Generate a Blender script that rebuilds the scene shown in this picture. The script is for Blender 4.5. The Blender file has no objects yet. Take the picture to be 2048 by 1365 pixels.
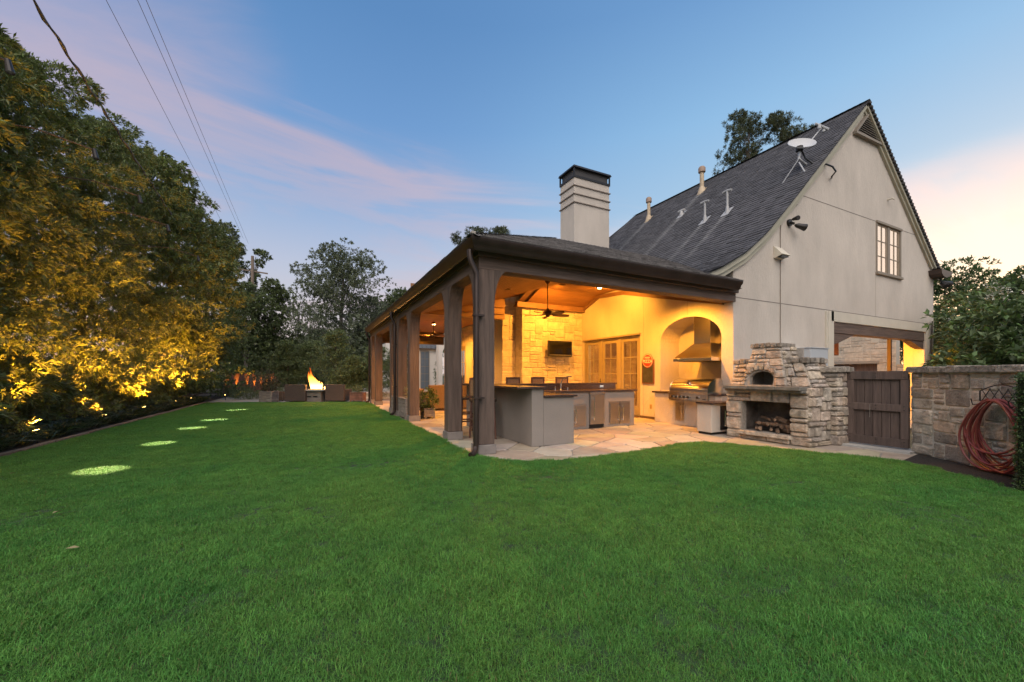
import bpy, bmesh, math, random
import numpy as np
from mathutils import Vector, Matrix, Euler
from mathutils.geometry import tessellate_polygon
R = math.radians
scene = bpy.context.scene
COL = scene.collection
# ------------------------------------------------------------ camera
FOC, HOR, EYE = 790.0, 750.0, 1.28
YAW = math.atan2(399, 790)
cam_d = bpy.data.cameras.new('camera'); cam = bpy.data.objects.new('camera', cam_d); COL.objects.link(cam)
cam.location = (0, 0, EYE); cam.rotation_euler = (R(90), 0, -YAW)
cam_d.sensor_width = 36; cam_d.lens = FOC / 2048 * 36
cam_d.shift_y = (HOR - 682.5) / 2048; cam_d.clip_start = 0.05; cam_d.clip_end = 3000
scene.camera = cam
# ------------------------------------------------------------ world and sun
def nd(nt, t, loc=None, **kw):
    n = nt.nodes.new(t)
    for k, v in kw.items():
        if k.startswith('in_'): n.inputs[int(k[3:])].default_value = v
        else: setattr(n, k, v)
    return n
def lk(nt, a, b): nt.links.new(a, b)
def mth(nt, op, a, b=None, c=None, clamp=False):
    n = nt.nodes.new('ShaderNodeMath'); n.operation = op; n.use_clamp = clamp
    for i, v in enumerate((a, b, c)):
        if v is None: continue
        if isinstance(v, (int, float)): n.inputs[i].default_value = v
        else: nt.links.new(v, n.inputs[i])
    return n.outputs[0]
def ramp(nt, fac, stops, interp='LINEAR'):
    n = nt.nodes.new('ShaderNodeValToRGB'); cr = n.color_ramp; cr.interpolation = interp
    while len(cr.elements) < len(stops): cr.elements.new(0.5)
    for e, (p, c) in zip(cr.elements, stops):
        e.position = p; e.color = (*c, 1) if len(c) == 3 else c
    nt.links.new(fac, n.inputs[0]); return n.outputs[0]
def mixc(nt, fac, a, b, mode='MIX'):
    n = nt.nodes.new('ShaderNodeMix'); n.data_type = 'RGBA'; n.blend_type = mode
    for s, v in ((n.inputs[0], fac), (n.inputs[6], a), (n.inputs[7], b)):
        if isinstance(v, (int, float)): s.default_value = v
        elif isinstance(v, tuple): s.default_value = (*v, 1) if len(v) == 3 else v
        else: nt.links.new(v, s)
    return n.outputs[2]
SUN_EL, SUN_AZ = 50.0, 236.0           # direction the light comes from, degrees in the XY plane
world = bpy.data.worlds.new('World'); scene.world = world; world.use_nodes = True
nt = world.node_tree; nt.nodes.clear()
out = nd(nt, 'ShaderNodeOutputWorld')
tc = nd(nt, 'ShaderNodeTexCoord'); sep = nd(nt, 'ShaderNodeSeparateXYZ'); lk(nt, tc.outputs['Generated'], sep.inputs[0])
sx, sy, sz = sep.outputs
el = mth(nt, 'MAXIMUM', sz, 0.0)
SKYL = [(0.0, (.66, .60, .62)), (.12, (.66, .62, .68)), (.25, (.50, .55, .73)), (.38, (.28, .44, .73)), (.52, (.15, .33, .66)), (.66, (.10, .26, .56)), (1.0, (.075, .20, .48))]
SKYR = [(0.0, (.90, .76, .65)), (.13, (.86, .79, .74)), (.20, (.82, .77, .76)), (.27, (.66, .70, .78)), (.37, (.34, .55, .78)), (.50, (.25, .50, .80)), (.66, (.14, .33, .65)), (1.0, (.075, .20, .48))]
base_l = ramp(nt, el, SKYL); base_r = ramp(nt, el, SKYR)
az = mth(nt, 'DIVIDE', sx, mth(nt, 'SQRT', mth(nt, 'ADD', mth(nt, 'MULTIPLY', sx, sx), mth(nt, 'ADD', mth(nt, 'MULTIPLY', sy, sy), 1e-4))))
mr = nd(nt, 'ShaderNodeMapRange', interpolation_type='SMOOTHERSTEP'); lk(nt, az, mr.inputs[0]); mr.inputs[1].default_value = .1; mr.inputs[2].default_value = 1.0
skyc = mixc(nt, mr.outputs[0], base_l, base_r)
# high thin clouds on a plane above
den = mth(nt, 'ADD', el, .12)
comb = nd(nt, 'ShaderNodeCombineXYZ'); lk(nt, mth(nt, 'DIVIDE', sx, den), comb.inputs[0]); lk(nt, mth(nt, 'DIVIDE', sy, den), comb.inputs[1])
mp = nd(nt, 'ShaderNodeMapping'); lk(nt, comb.outputs[0], mp.inputs[0]); mp.inputs['Rotation'].default_value = (0, 0, R(38)); mp.inputs['Scale'].default_value = (.55, 1.25, 1); mp.inputs['Location'].default_value = (.9, .35, 0)
no = nd(nt, 'ShaderNodeTexNoise'); lk(nt, mp.outputs[0], no.inputs[0]); no.inputs['Scale'].default_value = 1.1; no.inputs['Detail'].default_value = 7; no.inputs['Roughness'].default_value = .58; no.inputs['Distortion'].default_value = 1.3
def dirdot(v):
    v = Vector(v).normalized(); d = nd(nt, 'ShaderNodeVectorMath', operation='DOT_PRODUCT'); lk(nt, tc.outputs['Generated'], d.inputs[0]); d.inputs[1].default_value = v; return d.outputs['Value']
def pixdir(px, py):
    s, c = math.sin(YAW), math.cos(YAW); a = (px - 1024) / FOC; return Vector((s + c * a, c - s * a, (HOR - py) / FOC)).normalized()
def sstep(v, a, b):
    m = nd(nt, 'ShaderNodeMapRange', interpolation_type='SMOOTHSTEP'); lk(nt, v, m.inputs[0]); m.inputs[1].default_value = a; m.inputs[2].default_value = b; return m.outputs[0]
bn = pixdir(330, 235).cross(pixdir(1010, 470)).normalized()
band = sstep(mth(nt, 'ABSOLUTE', mth(nt, 'ADD', dirdot(bn), mth(nt, 'MULTIPLY', mth(nt, 'SUBTRACT', no.outputs[0], .5), .55))), .12, .0)
band = mth(nt, 'MULTIPLY', band, sstep(dirdot(pixdir(640, 350)), .80, .97))
blob = sstep(mth(nt, 'ADD', dirdot(pixdir(40, 30)), mth(nt, 'MULTIPLY', mth(nt, 'SUBTRACT', no.outputs[0], .5), .12)), .935, 1.0)
b2n = pixdir(1900, 395).cross(pixdir(1000, 560)).normalized()
band2 = mth(nt, 'MULTIPLY', sstep(mth(nt, 'ABSOLUTE', mth(nt, 'ADD', dirdot(b2n), mth(nt, 'MULTIPLY', mth(nt, 'SUBTRACT', no.outputs[0], .5), .22))), .085, .01), .75)
cl = mth(nt, 'MAXIMUM', mth(nt, 'MAXIMUM', mth(nt, 'MULTIPLY', band, .62), mth(nt, 'MULTIPLY', blob, .6)), band2)
gen = mth(nt, 'MULTIPLY', sstep(no.outputs[0], .55, .8), .25)
cl = mth(nt, 'MULTIPLY', mth(nt, 'MAXIMUM', cl, gen), mth(nt, 'ADD', .0, mth(nt, 'MULTIPLY', sstep(no.outputs[0], .25, .68), 1.15)), clamp=True)
pink = mixc(nt, mr.outputs[0], (.68, .49, .55), (1.0, .70, .66))
skyc = mixc(nt, cl, skyc, pink)
bg1 = nd(nt, 'ShaderNodeBackground'); lk(nt, skyc, bg1.inputs[0]); bg1.inputs[1].default_value = .71
sky = nd(nt, 'ShaderNodeTexSky', sky_type='NISHITA'); sky.sun_disc = False; sky.sun_elevation = R(3); sky.sun_rotation = R(80)
bg2 = nd(nt, 'ShaderNodeBackground'); lk(nt, sky.outputs[0], bg2.inputs[0]); bg2.inputs[1].default_value = .05
add = nd(nt, 'ShaderNodeAddShader'); lk(nt, bg1.outputs[0], add.inputs[0]); lk(nt, bg2.outputs[0], add.inputs[1]); lk(nt, add.outputs[0], out.inputs[0])
sun_d = bpy.data.lights.new('sun', 'SUN'); sun = bpy.data.objects.new('sun', sun_d); COL.objects.link(sun)
sun_d.energy = 3.4; sun_d.angle = R(75); sun_d.color = (1.0, .86, .72)
sv = Vector((math.cos(R(SUN_AZ)) * math.cos(R(SUN_EL)), math.sin(R(SUN_AZ)) * math.cos(R(SUN_EL)), math.sin(R(SUN_EL))))
sun.rotation_euler = sv.to_track_quat('Z', 'Y').to_euler()
vs = scene.view_settings; scene.display_settings.display_device = 'sRGB'
vs.view_transform = 'Standard'; vs.look = 'None'; vs.exposure = 0.3; vs.gamma = 1.0; vs.use_curve_mapping = False
try:
    scene.cycles.max_bounces = 6; scene.cycles.sample_clamp_indirect = 4; scene.cycles.use_denoising = True
except Exception: pass

# ------------------------------------------------------------ materials
MATS = {}
def mat(name, col, rough=.7, metal=0, n_scale=0, n_amt=.15, bump=0, b_scale=30, isl=0, objr=0, spec=.5, col2=None, stretch=None, trans=0, emis=None, emis_s=0, coord='pos', n_detail=5, hue=0):
    if name in MATS: return MATS[name]
    m = bpy.data.materials.new(name); m.use_nodes = True; nt = m.node_tree; b = nt.nodes['Principled BSDF']; o = nt.nodes['Material Output']
    b.inputs['Roughness'].default_value = rough; b.inputs['Metallic'].default_value = metal; b.inputs['Specular IOR Level'].default_value = spec
    geo = nd(nt, 'ShaderNodeNewGeometry'); tcn = nd(nt, 'ShaderNodeTexCoord')
    vec = geo.outputs['Position'] if coord == 'pos' else tcn.outputs['Object']
    if stretch:
        mpn = nd(nt, 'ShaderNodeMapping'); lk(nt, vec, mpn.inputs[0]); mpn.inputs['Scale'].default_value = stretch; vec = mpn.outputs[0]
    c = None
    def rgb(v): n = nd(nt, 'ShaderNodeRGB'); n.outputs[0].default_value = (*v, 1); return n.outputs[0]
    c = rgb(col)
    if n_scale:
        n1 = nd(nt, 'ShaderNodeTexNoise'); lk(nt, vec, n1.inputs[0]); n1.inputs['Scale'].default_value = n_scale; n1.inputs['Detail'].default_value = n_detail; n1.inputs['Roughness'].default_value = .6
        f = ramp(nt, n1.outputs[0], [(.32, (0, 0, 0)), (.68, (1, 1, 1))])
        c2 = col2 if col2 else tuple(x * (1 - n_amt) for x in col); c1 = col if col2 else tuple(x * (1 + n_amt) for x in col)
        c = mixc(nt, f, c1, c2)
    if isl or objr:
        rnd = geo.outputs['Random Per Island'] if isl else nd(nt, 'ShaderNodeObjectInfo').outputs['Random']
        a = isl or objr
        hsv = nd(nt, 'ShaderNodeHueSaturation'); lk(nt, c, hsv.inputs['Color']); 
        lk(nt, mth(nt, 'ADD', mth(nt, 'MULTIPLY', rnd, 2 * a), 1 - a), hsv.inputs['Value'])
        if hue: 
            r2 = mth(nt, 'FRACT', mth(nt, 'MULTIPLY', rnd, 17.3)); lk(nt, mth(nt, 'ADD', mth(nt, 'MULTIPLY', r2, 2 * hue), .5 - hue), hsv.inputs['Hue'])
            r3 = mth(nt, 'FRACT', mth(nt, 'MULTIPLY', rnd, 41.7)); lk(nt, mth(nt, 'ADD', mth(nt, 'MULTIPLY', r3, .5), .7), hsv.inputs['Saturation'])
        c = hsv.outputs[0]
    lk(nt, c, b.inputs['Base Color'])
    if bump:
        n2 = nd(nt, 'ShaderNodeTexNoise'); lk(nt, vec, n2.inputs[0]); n2.inputs['Scale'].default_value = b_scale; n2.inputs['Detail'].default_value = 6; n2.inputs['Roughness'].default_value = .65
        bp = nd(nt, 'ShaderNodeBump'); bp.inputs['Strength'].default_value = min(1, bump); bp.inputs['Distance'].default_value = .02 * max(1, bump); lk(nt, n2.outputs[0], bp.inputs['Height']); lk(nt, bp.outputs[0], b.inputs['Normal'])
    if trans:
        tr = nd(nt, 'ShaderNodeBsdfTranslucent'); lk(nt, c, tr.inputs[0]); ms = nd(nt, 'ShaderNodeMixShader'); ms.inputs[0].default_value = trans
        lk(nt, b.outputs[0], ms.inputs[1]); lk(nt, tr.outputs[0], ms.inputs[2]); lk(nt, ms.outputs[0], o.inputs[0])
    if emis:
        b.inputs['Emission Color'].default_value = (*emis, 1); b.inputs['Emission Strength'].default_value = emis_s
    MATS[name] = m; return m
def M_glass(name, tint=(.9, .9, .9), gl=.06, fk=.35):
    if name in MATS: return MATS[name]
    m = bpy.data.materials.new(name); m.use_nodes = True; nt = m.node_tree; nt.nodes.clear(); o = nd(nt, 'ShaderNodeOutputMaterial')
    t = nd(nt, 'ShaderNodeBsdfTransparent'); t.inputs[0].default_value = (*tint, 1); g = nd(nt, 'ShaderNodeBsdfGlossy'); g.inputs['Roughness'].default_value = .03
    fr = nd(nt, 'ShaderNodeFresnel'); ms = nd(nt, 'ShaderNodeMixShader'); lk(nt, mth(nt, 'ADD', mth(nt, 'MULTIPLY', fr.outputs[0], fk), gl, clamp=True), ms.inputs[0]); lk(nt, t.outputs[0], ms.inputs[1]); lk(nt, g.outputs[0], ms.inputs[2]); lk(nt, ms.outputs[0], o.inputs[0])
    MATS[name] = m; return m
def M_emit(name, c, s):
    if name in MATS: return MATS[name]
    m = bpy.data.materials.new(name); m.use_nodes = True; nt = m.node_tree; nt.nodes.clear(); o = nd(nt, 'ShaderNodeOutputMaterial')
    e = nd(nt, 'ShaderNodeEmission'); e.inputs[0].default_value = (*c, 1); e.inputs[1].default_value = s; lk(nt, e.outputs[0], o.inputs[0]); MATS[name] = m; return m
STUCCO = mat('stucco', (.48, .43, .372), .9, n_scale=1.1, n_amt=.11, bump=.8, b_scale=22, n_detail=10, stretch=(1.1, 1.1, .45))
STUCCO_T = mat('stucco_trim', (.50, .46, .38), .85, n_scale=1.2, n_amt=.08, bump=.3, b_scale=30)
STUCCO_I = mat('island_stucco', (.23, .20, .175), .9, n_scale=1.5, n_amt=.08, bump=.35, b_scale=60)
JOINT = mat('joint_shadow', (.20, .175, .155), .9)
WOOD = mat('stained_timber', (.108, .074, .058), .75, n_scale=2.5, n_amt=.35, bump=.8, b_scale=7, stretch=(6, 6, .5), objr=.12)
WOODH = mat('stained_beam', (.108, .074, .058), .75, n_scale=2.5, n_amt=.35, bump=.8, b_scale=7, stretch=(.5, 6, 7))
WOODY = mat('stained_beam_long', (.108, .074, .058), .75, n_scale=2.5, n_amt=.35, bump=.8, b_scale=7, stretch=(6, .5, 7))
CEIL = mat('ceiling_wood', (.25, .115, .042), .6, n_scale=3, n_amt=.14, objr=.05, stretch=(.5, 5, 5))
CORN = mat('cornice_wood', (.17, .085, .045), .6, n_scale=3, n_amt=.2)
GUTTER = mat('gutter_metal', (.05, .036, .031), .38, metal=.5, n_scale=3, n_amt=.2)
SHING = mat('shingle', (.064, .063, .068), .9, n_scale=60, n_amt=.3, isl=.28, bump=.5, b_scale=150)
SHING2 = mat('shingle_pavilion', (.165, .155, .15), .9, n_scale=60, n_amt=.3, isl=.38, bump=.5, b_scale=150)
FLASH = mat('flashing', (.30, .27, .23), .6, n_scale=8, n_amt=.2)
STONE = mat('limestone', (.43, .365, .29), .95, n_scale=9, n_amt=.34, bump=2.2, b_scale=26, objr=.34, hue=.012)
STONEW = mat('limestone_old', (.38, .315, .25), .95, n_scale=9, n_amt=.38, bump=1.8, b_scale=24, objr=.28, hue=.012)
STONEI = mat('limestone_clean', (.55, .48, .38), .95, n_scale=6, n_amt=.16, bump=1.4, b_scale=18, objr=.16)
MORTAR = mat('mortar', (.56, .52, .45), .95, n_scale=20, n_amt=.12, bump=.6, b_scale=50)
MORTARD = mat('mortar_old', (.30, .27, .235), .95, n_scale=20, n_amt=.2, bump=.6, b_scale=50)
SOOT = mat('sooty_stone', (.16, .13, .11), .95, n_scale=4, n_amt=.5, bump=1, b_scale=15)
FLAG = mat('flagstone', (.40, .35, .27), .62, n_scale=2.6, col2=(.29, .245, .19), bump=.5, b_scale=14, objr=.28, hue=.03)
FLAGM = mat('flag_mortar', (.24, .22, .19), .9, n_scale=12, n_amt=.15)
COUNTER = mat('counter_stone', (.055, .035, .028), .25, n_scale=25, n_amt=.4)
STEEL = mat('brushed_steel', (.66, .64, .61), .20, metal=1, n_scale=3, n_amt=.06, stretch=(1, 1, 60))
STEELD = mat('steel_panel', (.42, .40, .38), .34, metal=1, n_scale=3, n_amt=.06, stretch=(1, 1, 40))
CHROME = mat('chrome', (.75, .74, .72), .12, metal=1)
CAPM = mat('cap_limestone', (.25, .215, .175), .95, n_scale=12, n_amt=.45, bump=2, b_scale=22, objr=.3)
DARK = mat('dark_metal', (.025, .022, .02), .45, metal=.3)
BLACK = mat('black_plastic', (.012, .012, .013), .3)
SCREEN = mat('screen', (.004, .004, .004), .12)
DOORP = mat('door_paint', (.27, .22, .15), .5, n_scale=3, n_amt=.06)
GLASS = M_glass('window_glass')
CURT = M_emit('lit_curtain', (1.0, .76, .56), 1.35)
GATEW = mat('gate_wood', (.095, .066, .055), .75, n_scale=3, n_amt=.3, bump=.6, b_scale=8, stretch=(6, 6, .6), objr=.14)
GREYW = mat('weathered_teak', (.22, .19, .165), .85, n_scale=4, n_amt=.3, bump=.5, b_scale=10, stretch=(1, 1, 6), objr=.18)
WICKER = mat('wicker', (.085, .058, .045), .8, n_scale=90, n_amt=.6, bump=1.2, b_scale=120)
CUSH = mat('cushion', (.45, .42, .37), .95)
PVC = mat('white_pipe', (.33, .33, .33), .5, n_scale=6, n_amt=.1)
FLUE = mat('tan_flue', (.42, .33, .22), .6, n_scale=6, n_amt=.15)
GREYM = mat('grey_box', (.40, .42, .44), .5, metal=0)
HOSE = mat('red_hose', (.20, .045, .04), .38, n_scale=9, n_amt=.25)
HEDGE = mat('box_leaf', (.07, .12, .04), .6, isl=.45, trans=.2, hue=.02)
SOIL = mat('soil', (.028, .021, .017), .95, n_scale=14, n_amt=.4, bump=1.5, b_scale=40)
GROUND = mat('ground_dirt', (.05, .052, .03), .95, n_scale=.8, n_amt=.3)
LAWN = mat('lawn_soil', (.018, .045, .012), .95, n_scale=5, n_amt=.4)
CONC = mat('concrete', (.36, .35, .33), .85, n_scale=3, n_amt=.12, bump=.2)
BARK = mat('bark', (.09, .07, .055), .95, n_scale=8, n_amt=.4, bump=2, b_scale=18, stretch=(3, 3, .5))
BARKG = mat('bark_grey', (.17, .15, .13), .95, n_scale=8, n_amt=.3, bump=1, b_scale=18)
POLEW = mat('pole_wood', (.17, .13, .10), .9, n_scale=6, n_amt=.3, stretch=(4, 4, .4))
# ------------------------------------------------------------ object helpers
ORG = {}
def finish(o, label=None, cat=None, group=None, kind=None):
    if label: o['label'] = label
    if cat: o['category'] = cat
    if group: o['group'] = group
    if kind: o['kind'] = kind
    return o
def thing(name, label, cat, loc=(0, 0, 0), group=None):
    o = bpy.data.objects.new(name, None); COL.objects.link(o); o.location = loc; o.empty_display_size = .1
    ORG[o] = Vector(loc); return finish(o, label, cat, group)
def link(me, name, m=None, parent=None, kind=None, smooth=False):
    if m:
        for x in (m if isinstance(m, (list, tuple)) else [m]): me.materials.append(x)
    if smooth: me.polygons.foreach_set('use_smooth', [True] * len(me.polygons))
    o = bpy.data.objects.new(name, me); COL.objects.link(o)
    if parent:
        o.parent = parent
    if kind: o['kind'] = kind
    return o
class MB:
    def __init__(s): s.v = []; s.f = []; s.mi = []; s.cur = 0
    def add(s, vs, fs):
        n = len(s.v); s.v += [tuple(p) for p in vs]; s.f += [tuple(i + n for i in f) for f in fs]; s.mi += [s.cur] * len(fs); return s
    def box(s, a, b):
        x0, y0, z0 = a; x1, y1, z1 = b
        x0, x1 = min(x0, x1), max(x0, x1); y0, y1 = min(y0, y1), max(y0, y1); z0, z1 = min(z0, z1), max(z0, z1)
        return s.add([(x0, y0, z0), (x1, y0, z0), (x1, y1, z0), (x0, y1, z0), (x0, y0, z1), (x1, y0, z1), (x1, y1, z1), (x0, y1, z1)],
                     [(0, 3, 2, 1), (4, 5, 6, 7), (0, 1, 5, 4), (1, 2, 6, 5), (2, 3, 7, 6), (3, 0, 4, 7)])
    def hexa(s, p):   # 8 points, bottom ring then top ring, counter-clockwise
        return s.add(p, [(0, 3, 2, 1), (4, 5, 6, 7), (0, 1, 5, 4), (1, 2, 6, 5), (2, 3, 7, 6), (3, 0, 4, 7)])
    def prism(s, pts, d):   # planar polygon (list of Vector) extruded by vector d
        pts = [Vector(p) for p in pts]; d = Vector(d); n = len(pts); tri = tessellate_polygon([pts])
        vs = pts + [p + d for p in pts]; fs = [t for t in tri] + [tuple(i + n for i in reversed(t)) for t in tri]
        fs += [(i, (i + 1) % n, (i + 1) % n + n, i + n) for i in range(n)]
        return s.add(vs, fs)
    def holed(s, loops, d):
        loops = [[Vector(p) for p in l] for l in loops]; d = Vector(d); flat = [p for l in loops for p in l]; n = len(flat)
        tri = tessellate_polygon(loops); vs = flat + [p + d for p in flat]
        fs = [tuple(t) for t in tri] + [tuple(i + n for i in reversed(t)) for t in tri]; o = 0
        for l in loops:
            k = len(l); fs += [(o + i, o + (i + 1) % k, o + (i + 1) % k + n, o + i + n) for i in range(k)]; o += k
        return s.add(vs, fs)
    def tube(s, path, r, n=8, cap=True):
        path = [Vector(p) for p in path]; rs = r if isinstance(r, (list, tuple)) else [r] * len(path); vs = []; up = Vector((0, 0, 1))
        px = None
        for i, p in enumerate(path):
            t = (path[min(i + 1, len(path) - 1)] - path[max(i - 1, 0)]).normalized()
            if px is None:
                a = up if abs(t.dot(up)) < .95 else Vector((1, 0, 0)); px = t.cross(a).normalized()
            else: px = (px - t * px.dot(t)).normalized()
            py = t.cross(px)
            for k in range(n):
                a = 2 * math.pi * k / n; vs.append(p + (px * math.cos(a) + py * math.sin(a)) * rs[i])
        fs = [(i * n + k, i * n + (k + 1) % n, (i + 1) * n + (k + 1) % n, (i + 1) * n + k) for i in range(len(path) - 1) for k in range(n)]
        if cap: fs += [tuple(reversed(range(n))), tuple(range((len(path) - 1) * n, len(path) * n))]
        return s.add(vs, fs)
    def cyl(s, c, r, z0, z1, n=16, r2=None):
        return s.tube([(c[0], c[1], z0), (c[0], c[1], z1)], [r, r2 if r2 is not None else r], n)
    def lathe(s, c, prof, n=20):
        vs = [(c[0] + r * math.cos(2 * math.pi * k / n), c[1] + r * math.sin(2 * math.pi * k / n), c[2] + z) for r, z in prof for k in range(n)]
        fs = [(i * n + k, i * n + (k + 1) % n, (i + 1) * n + (k + 1) % n, (i + 1) * n + k) for i in range(len(prof) - 1) for k in range(n)]
        fs += [tuple(reversed(range(n))), tuple(range((len(prof) - 1) * n, len(prof) * n))]
        return s.add(vs, fs)
    def build(s, name, m=None, parent=None, smooth=False, kind=None, bevel=0, loc=None):
        o3 = Vector((0, 0, 0))
        top = parent
        off = Vector((0, 0, 0))
        while top is not None:
            if top in ORG: off = ORG[top]; break
            top = top.parent
        if parent is None and loc: off = Vector(loc)
        me = bpy.data.meshes.new(name); me.from_pydata([(p[0] - off[0], p[1] - off[1], p[2] - off[2]) for p in s.v], [], s.f)
        if max(s.mi, default=0) > 0: me.polygons.foreach_set('material_index', s.mi)
        me.validate(); me.update()
        bm = bmesh.new(); bm.from_mesh(me); bmesh.ops.recalc_face_normals(bm, faces=bm.faces)
        if bevel: bmesh.ops.bevel(bm, geom=[e for e in bm.edges if len(e.link_faces) == 2 and e.calc_face_angle(0) > .5], offset=bevel, segments=2, affect='EDGES', profile=.6)
        bm.to_mesh(me); bm.free()
        o = link(me, name, m, parent, kind)
        if smooth:
            me.polygons.foreach_set('use_smooth', [True] * len(me.polygons))
            try: me.set_sharp_from_angle(angle=R(35))
            except Exception: pass
        if parent is None:
            if loc: o.location = loc
            ORG[o] = off
        return o
def B(name, a, b, m, parent=None, bevel=0, **k): return MB().box(a, b).build(name, m, parent, bevel=bevel, **k)
def copy_tree(o, parent=None):
    c = o.copy(); COL.objects.link(c)
    if parent: c.parent = parent
    for ch in list(o.children): copy_tree(ch, c)
    return c
# ------------------------------------------------------------ masonry
def rubble(nu, nv, inside, rng, wr=(2, 6), hr=(1, 3)):
    occ = [[not inside((i + .5) / nu, (j + .5) / nv) for i in range(nu)] for j in range(nv)]; res = []
    for j in range(nv):
        i = 0
        while i < nu:
            if occ[j][i]: i += 1; continue
            run = 0; lim = rng.randint(*wr); h = rng.randint(*hr)
            while i + run < nu and not occ[j][i + run] and run < lim: run += 1
            if i + run < nu and not occ[j][i + run] and (i + run + 1 >= nu or occ[j][i + run + 1]): run += 1
            if h > run: h = run
            h = max(1, min(h, nv - j))
            hh = 1
            while hh < h and not any(occ[j + hh][i + k] for k in range(run)): hh += 1
            for a in range(hh):
                for k in range(run): occ[j + a][i + k] = True
            res.append((i / nu, j / nv, (i + run) / nu, (j + hh) / nv)); i += run
    return res
def stone_face(q, parent, cell=.1, m=None, name='stone', sink=.014, inside=lambda u, v: True, seed=1, depth=.05, gap=.012, wr=(2, 6), hr=(1, 3), limit=300, cellv=None, jit=.35):
    """q: four corners of a face (bottom-left, bottom-right, top-right, top-left) seen from outside"""
    q = [Vector(p) for p in q]; rng = random.Random(seed)
    W = ((q[1] - q[0]).length + (q[2] - q[3]).length) / 2; H = ((q[3] - q[0]).length + (q[2] - q[1]).length) / 2
    nrm = (q[1] - q[0]).cross(q[3] - q[0]).normalized()
    nu = max(1, round(W / cell)); nv = max(1, round(H / (cellv or cell * .9)))
    def at(u, v, d): return (q[0] * (1 - u) + q[1] * u) * (1 - v) + (q[3] * (1 - u) + q[2] * u) * v + nrm * (d - sink)
    objs = []
    for (u0, v0, u1, v1) in rubble(nu, nv, inside, rng, wr, hr)[:limit]:
        gu = gap / W; gv = gap / H; a0, a1, b0, b1 = u0 + gu * rng.uniform(.5, 1.4), u1 - gu * rng.uniform(.5, 1.4), v0 + gv * rng.uniform(.4, 1.4), v1 - gv * rng.uniform(.4, 1.4)
        du, dv = (a1 - a0), (b1 - b0); d = depth * rng.uniform(.6, 1.25)
        cu = min(.015 / W, du * .22); cv = min(.015 / H, dv * .25)
        ju = jit * cu; jv = jit * cv
        def ring(k, dd, sh):
            out = []
            for (x, y) in ((a0 + cu, b0), (a1 - cu, b0), (a1, b0 + cv), (a1, b1 - cv), (a1 - cu, b1), (a0 + cu, b1), (a0, b1 - cv), (a0, b0 + cv)):
                x = x + (sh * cu if x < (a0 + a1) / 2 else -sh * cu) + rng.uniform(-ju, ju) ; y = y + (sh * cv if y < (b0 + b1) / 2 else -sh * cv) + rng.uniform(-jv, jv)
                out.append(at(x, y, dd * rng.uniform(.88, 1.08)))
            return out
        vs = [at(a0, b0, -.03), at(a1, b0, -.03), at(a1, b1, -.03), at(a0, b1, -.03)]
        r1 = ring(0, d * .62, 0); r2 = ring(1, d, .8); vs = ring(0, -.02, 0) + r1 + r2 + [at((a0 + a1) / 2 + du * rng.uniform(-.15, .15), (b0 + b1) / 2, d * rng.uniform(.92, 1.15))]
        fs = []
        for k in range(8):
            n = (k + 1) % 8; fs += [(k, n, 8 + n, 8 + k), (8 + k, 8 + n, 16 + n, 16 + k), (16 + k, 16 + n, 24)]
        mb = MB(); mb.add(vs, fs); objs.append(mb.build(name, m, parent, smooth=False))
    return objs
# ============================================================ the ground
rng = random.Random(7)
def sheet(name, pts, z, m, kind='structure', th=0):
    mb = MB()
    if th: mb.prism([(x, y, z - th) for x, y in pts], (0, 0, th))
    else:
        P3 = [Vector((x, y, z)) for x, y in pts]; mb.add(P3, [tuple(t) for t in tessellate_polygon([P3])])
    return mb.build(name, m, kind=kind)
sheet('ground', [(-900, -900), (900, -900), (900, 900), (-900, 900)], -.06, GROUND)
LAWN_P = [(-4.3, -4), (5.2, -4), (6.0, -.6), (6.4, .6), (6.77, 1.3), (7.22, 1.8), (7.55, 2.2), (7.72, 2.62), (7.55, 3.15), (7.25, 3.7), (7.05, 4.3), (6.82, 4.75), (6.5, 5.02), (6.05, 5.1), (5.2, 4.99), (4.5, 4.88), (4.0, 4.86), (3.5, 4.89), (3.1, 4.96), (2.75, 5.1), (2.5, 5.32), (2.33, 5.65), (2.26, 6.1), (2.26, 18.9), (2.2, 19.5), (-.4, 20.6), (-3.0, 21.7), (-4.3, 22.2)]
sheet('lawn', LAWN_P, .012, LAWN)
sheet('patio', [(2.2, 2.0), (9.0, 2.0), (9.0, 24), (2.2, 24)], -.012, FLAGM)
sheet('planting_bed', [(-14, -4), (-4.32, -4), (-4.32, 22.2), (-5.0, 60), (-14, 60)], .02, SOIL)
sheet('mulch_bed', [(7.8, 2.62), (8.9, 2.75), (7.2, .2), (6.0, -.8), (6.45, .6), (6.82, 1.3), (7.28, 1.8), (7.6, 2.2)], .006, mat('mulch', (.03, .024, .02), .95, n_scale=40, n_amt=.6, bump=2, b_scale=60))
def inpoly(x, y, P):
    c = False; n = len(P)
    for i in range(n):
        x1, y1 = P[i]; x2, y2 = P[(i + 1) % n]
        if (y1 > y) != (y2 > y) and x < (x2 - x1) * (y - y1) / (y2 - y1) + x1: c = not c
    return c
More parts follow.
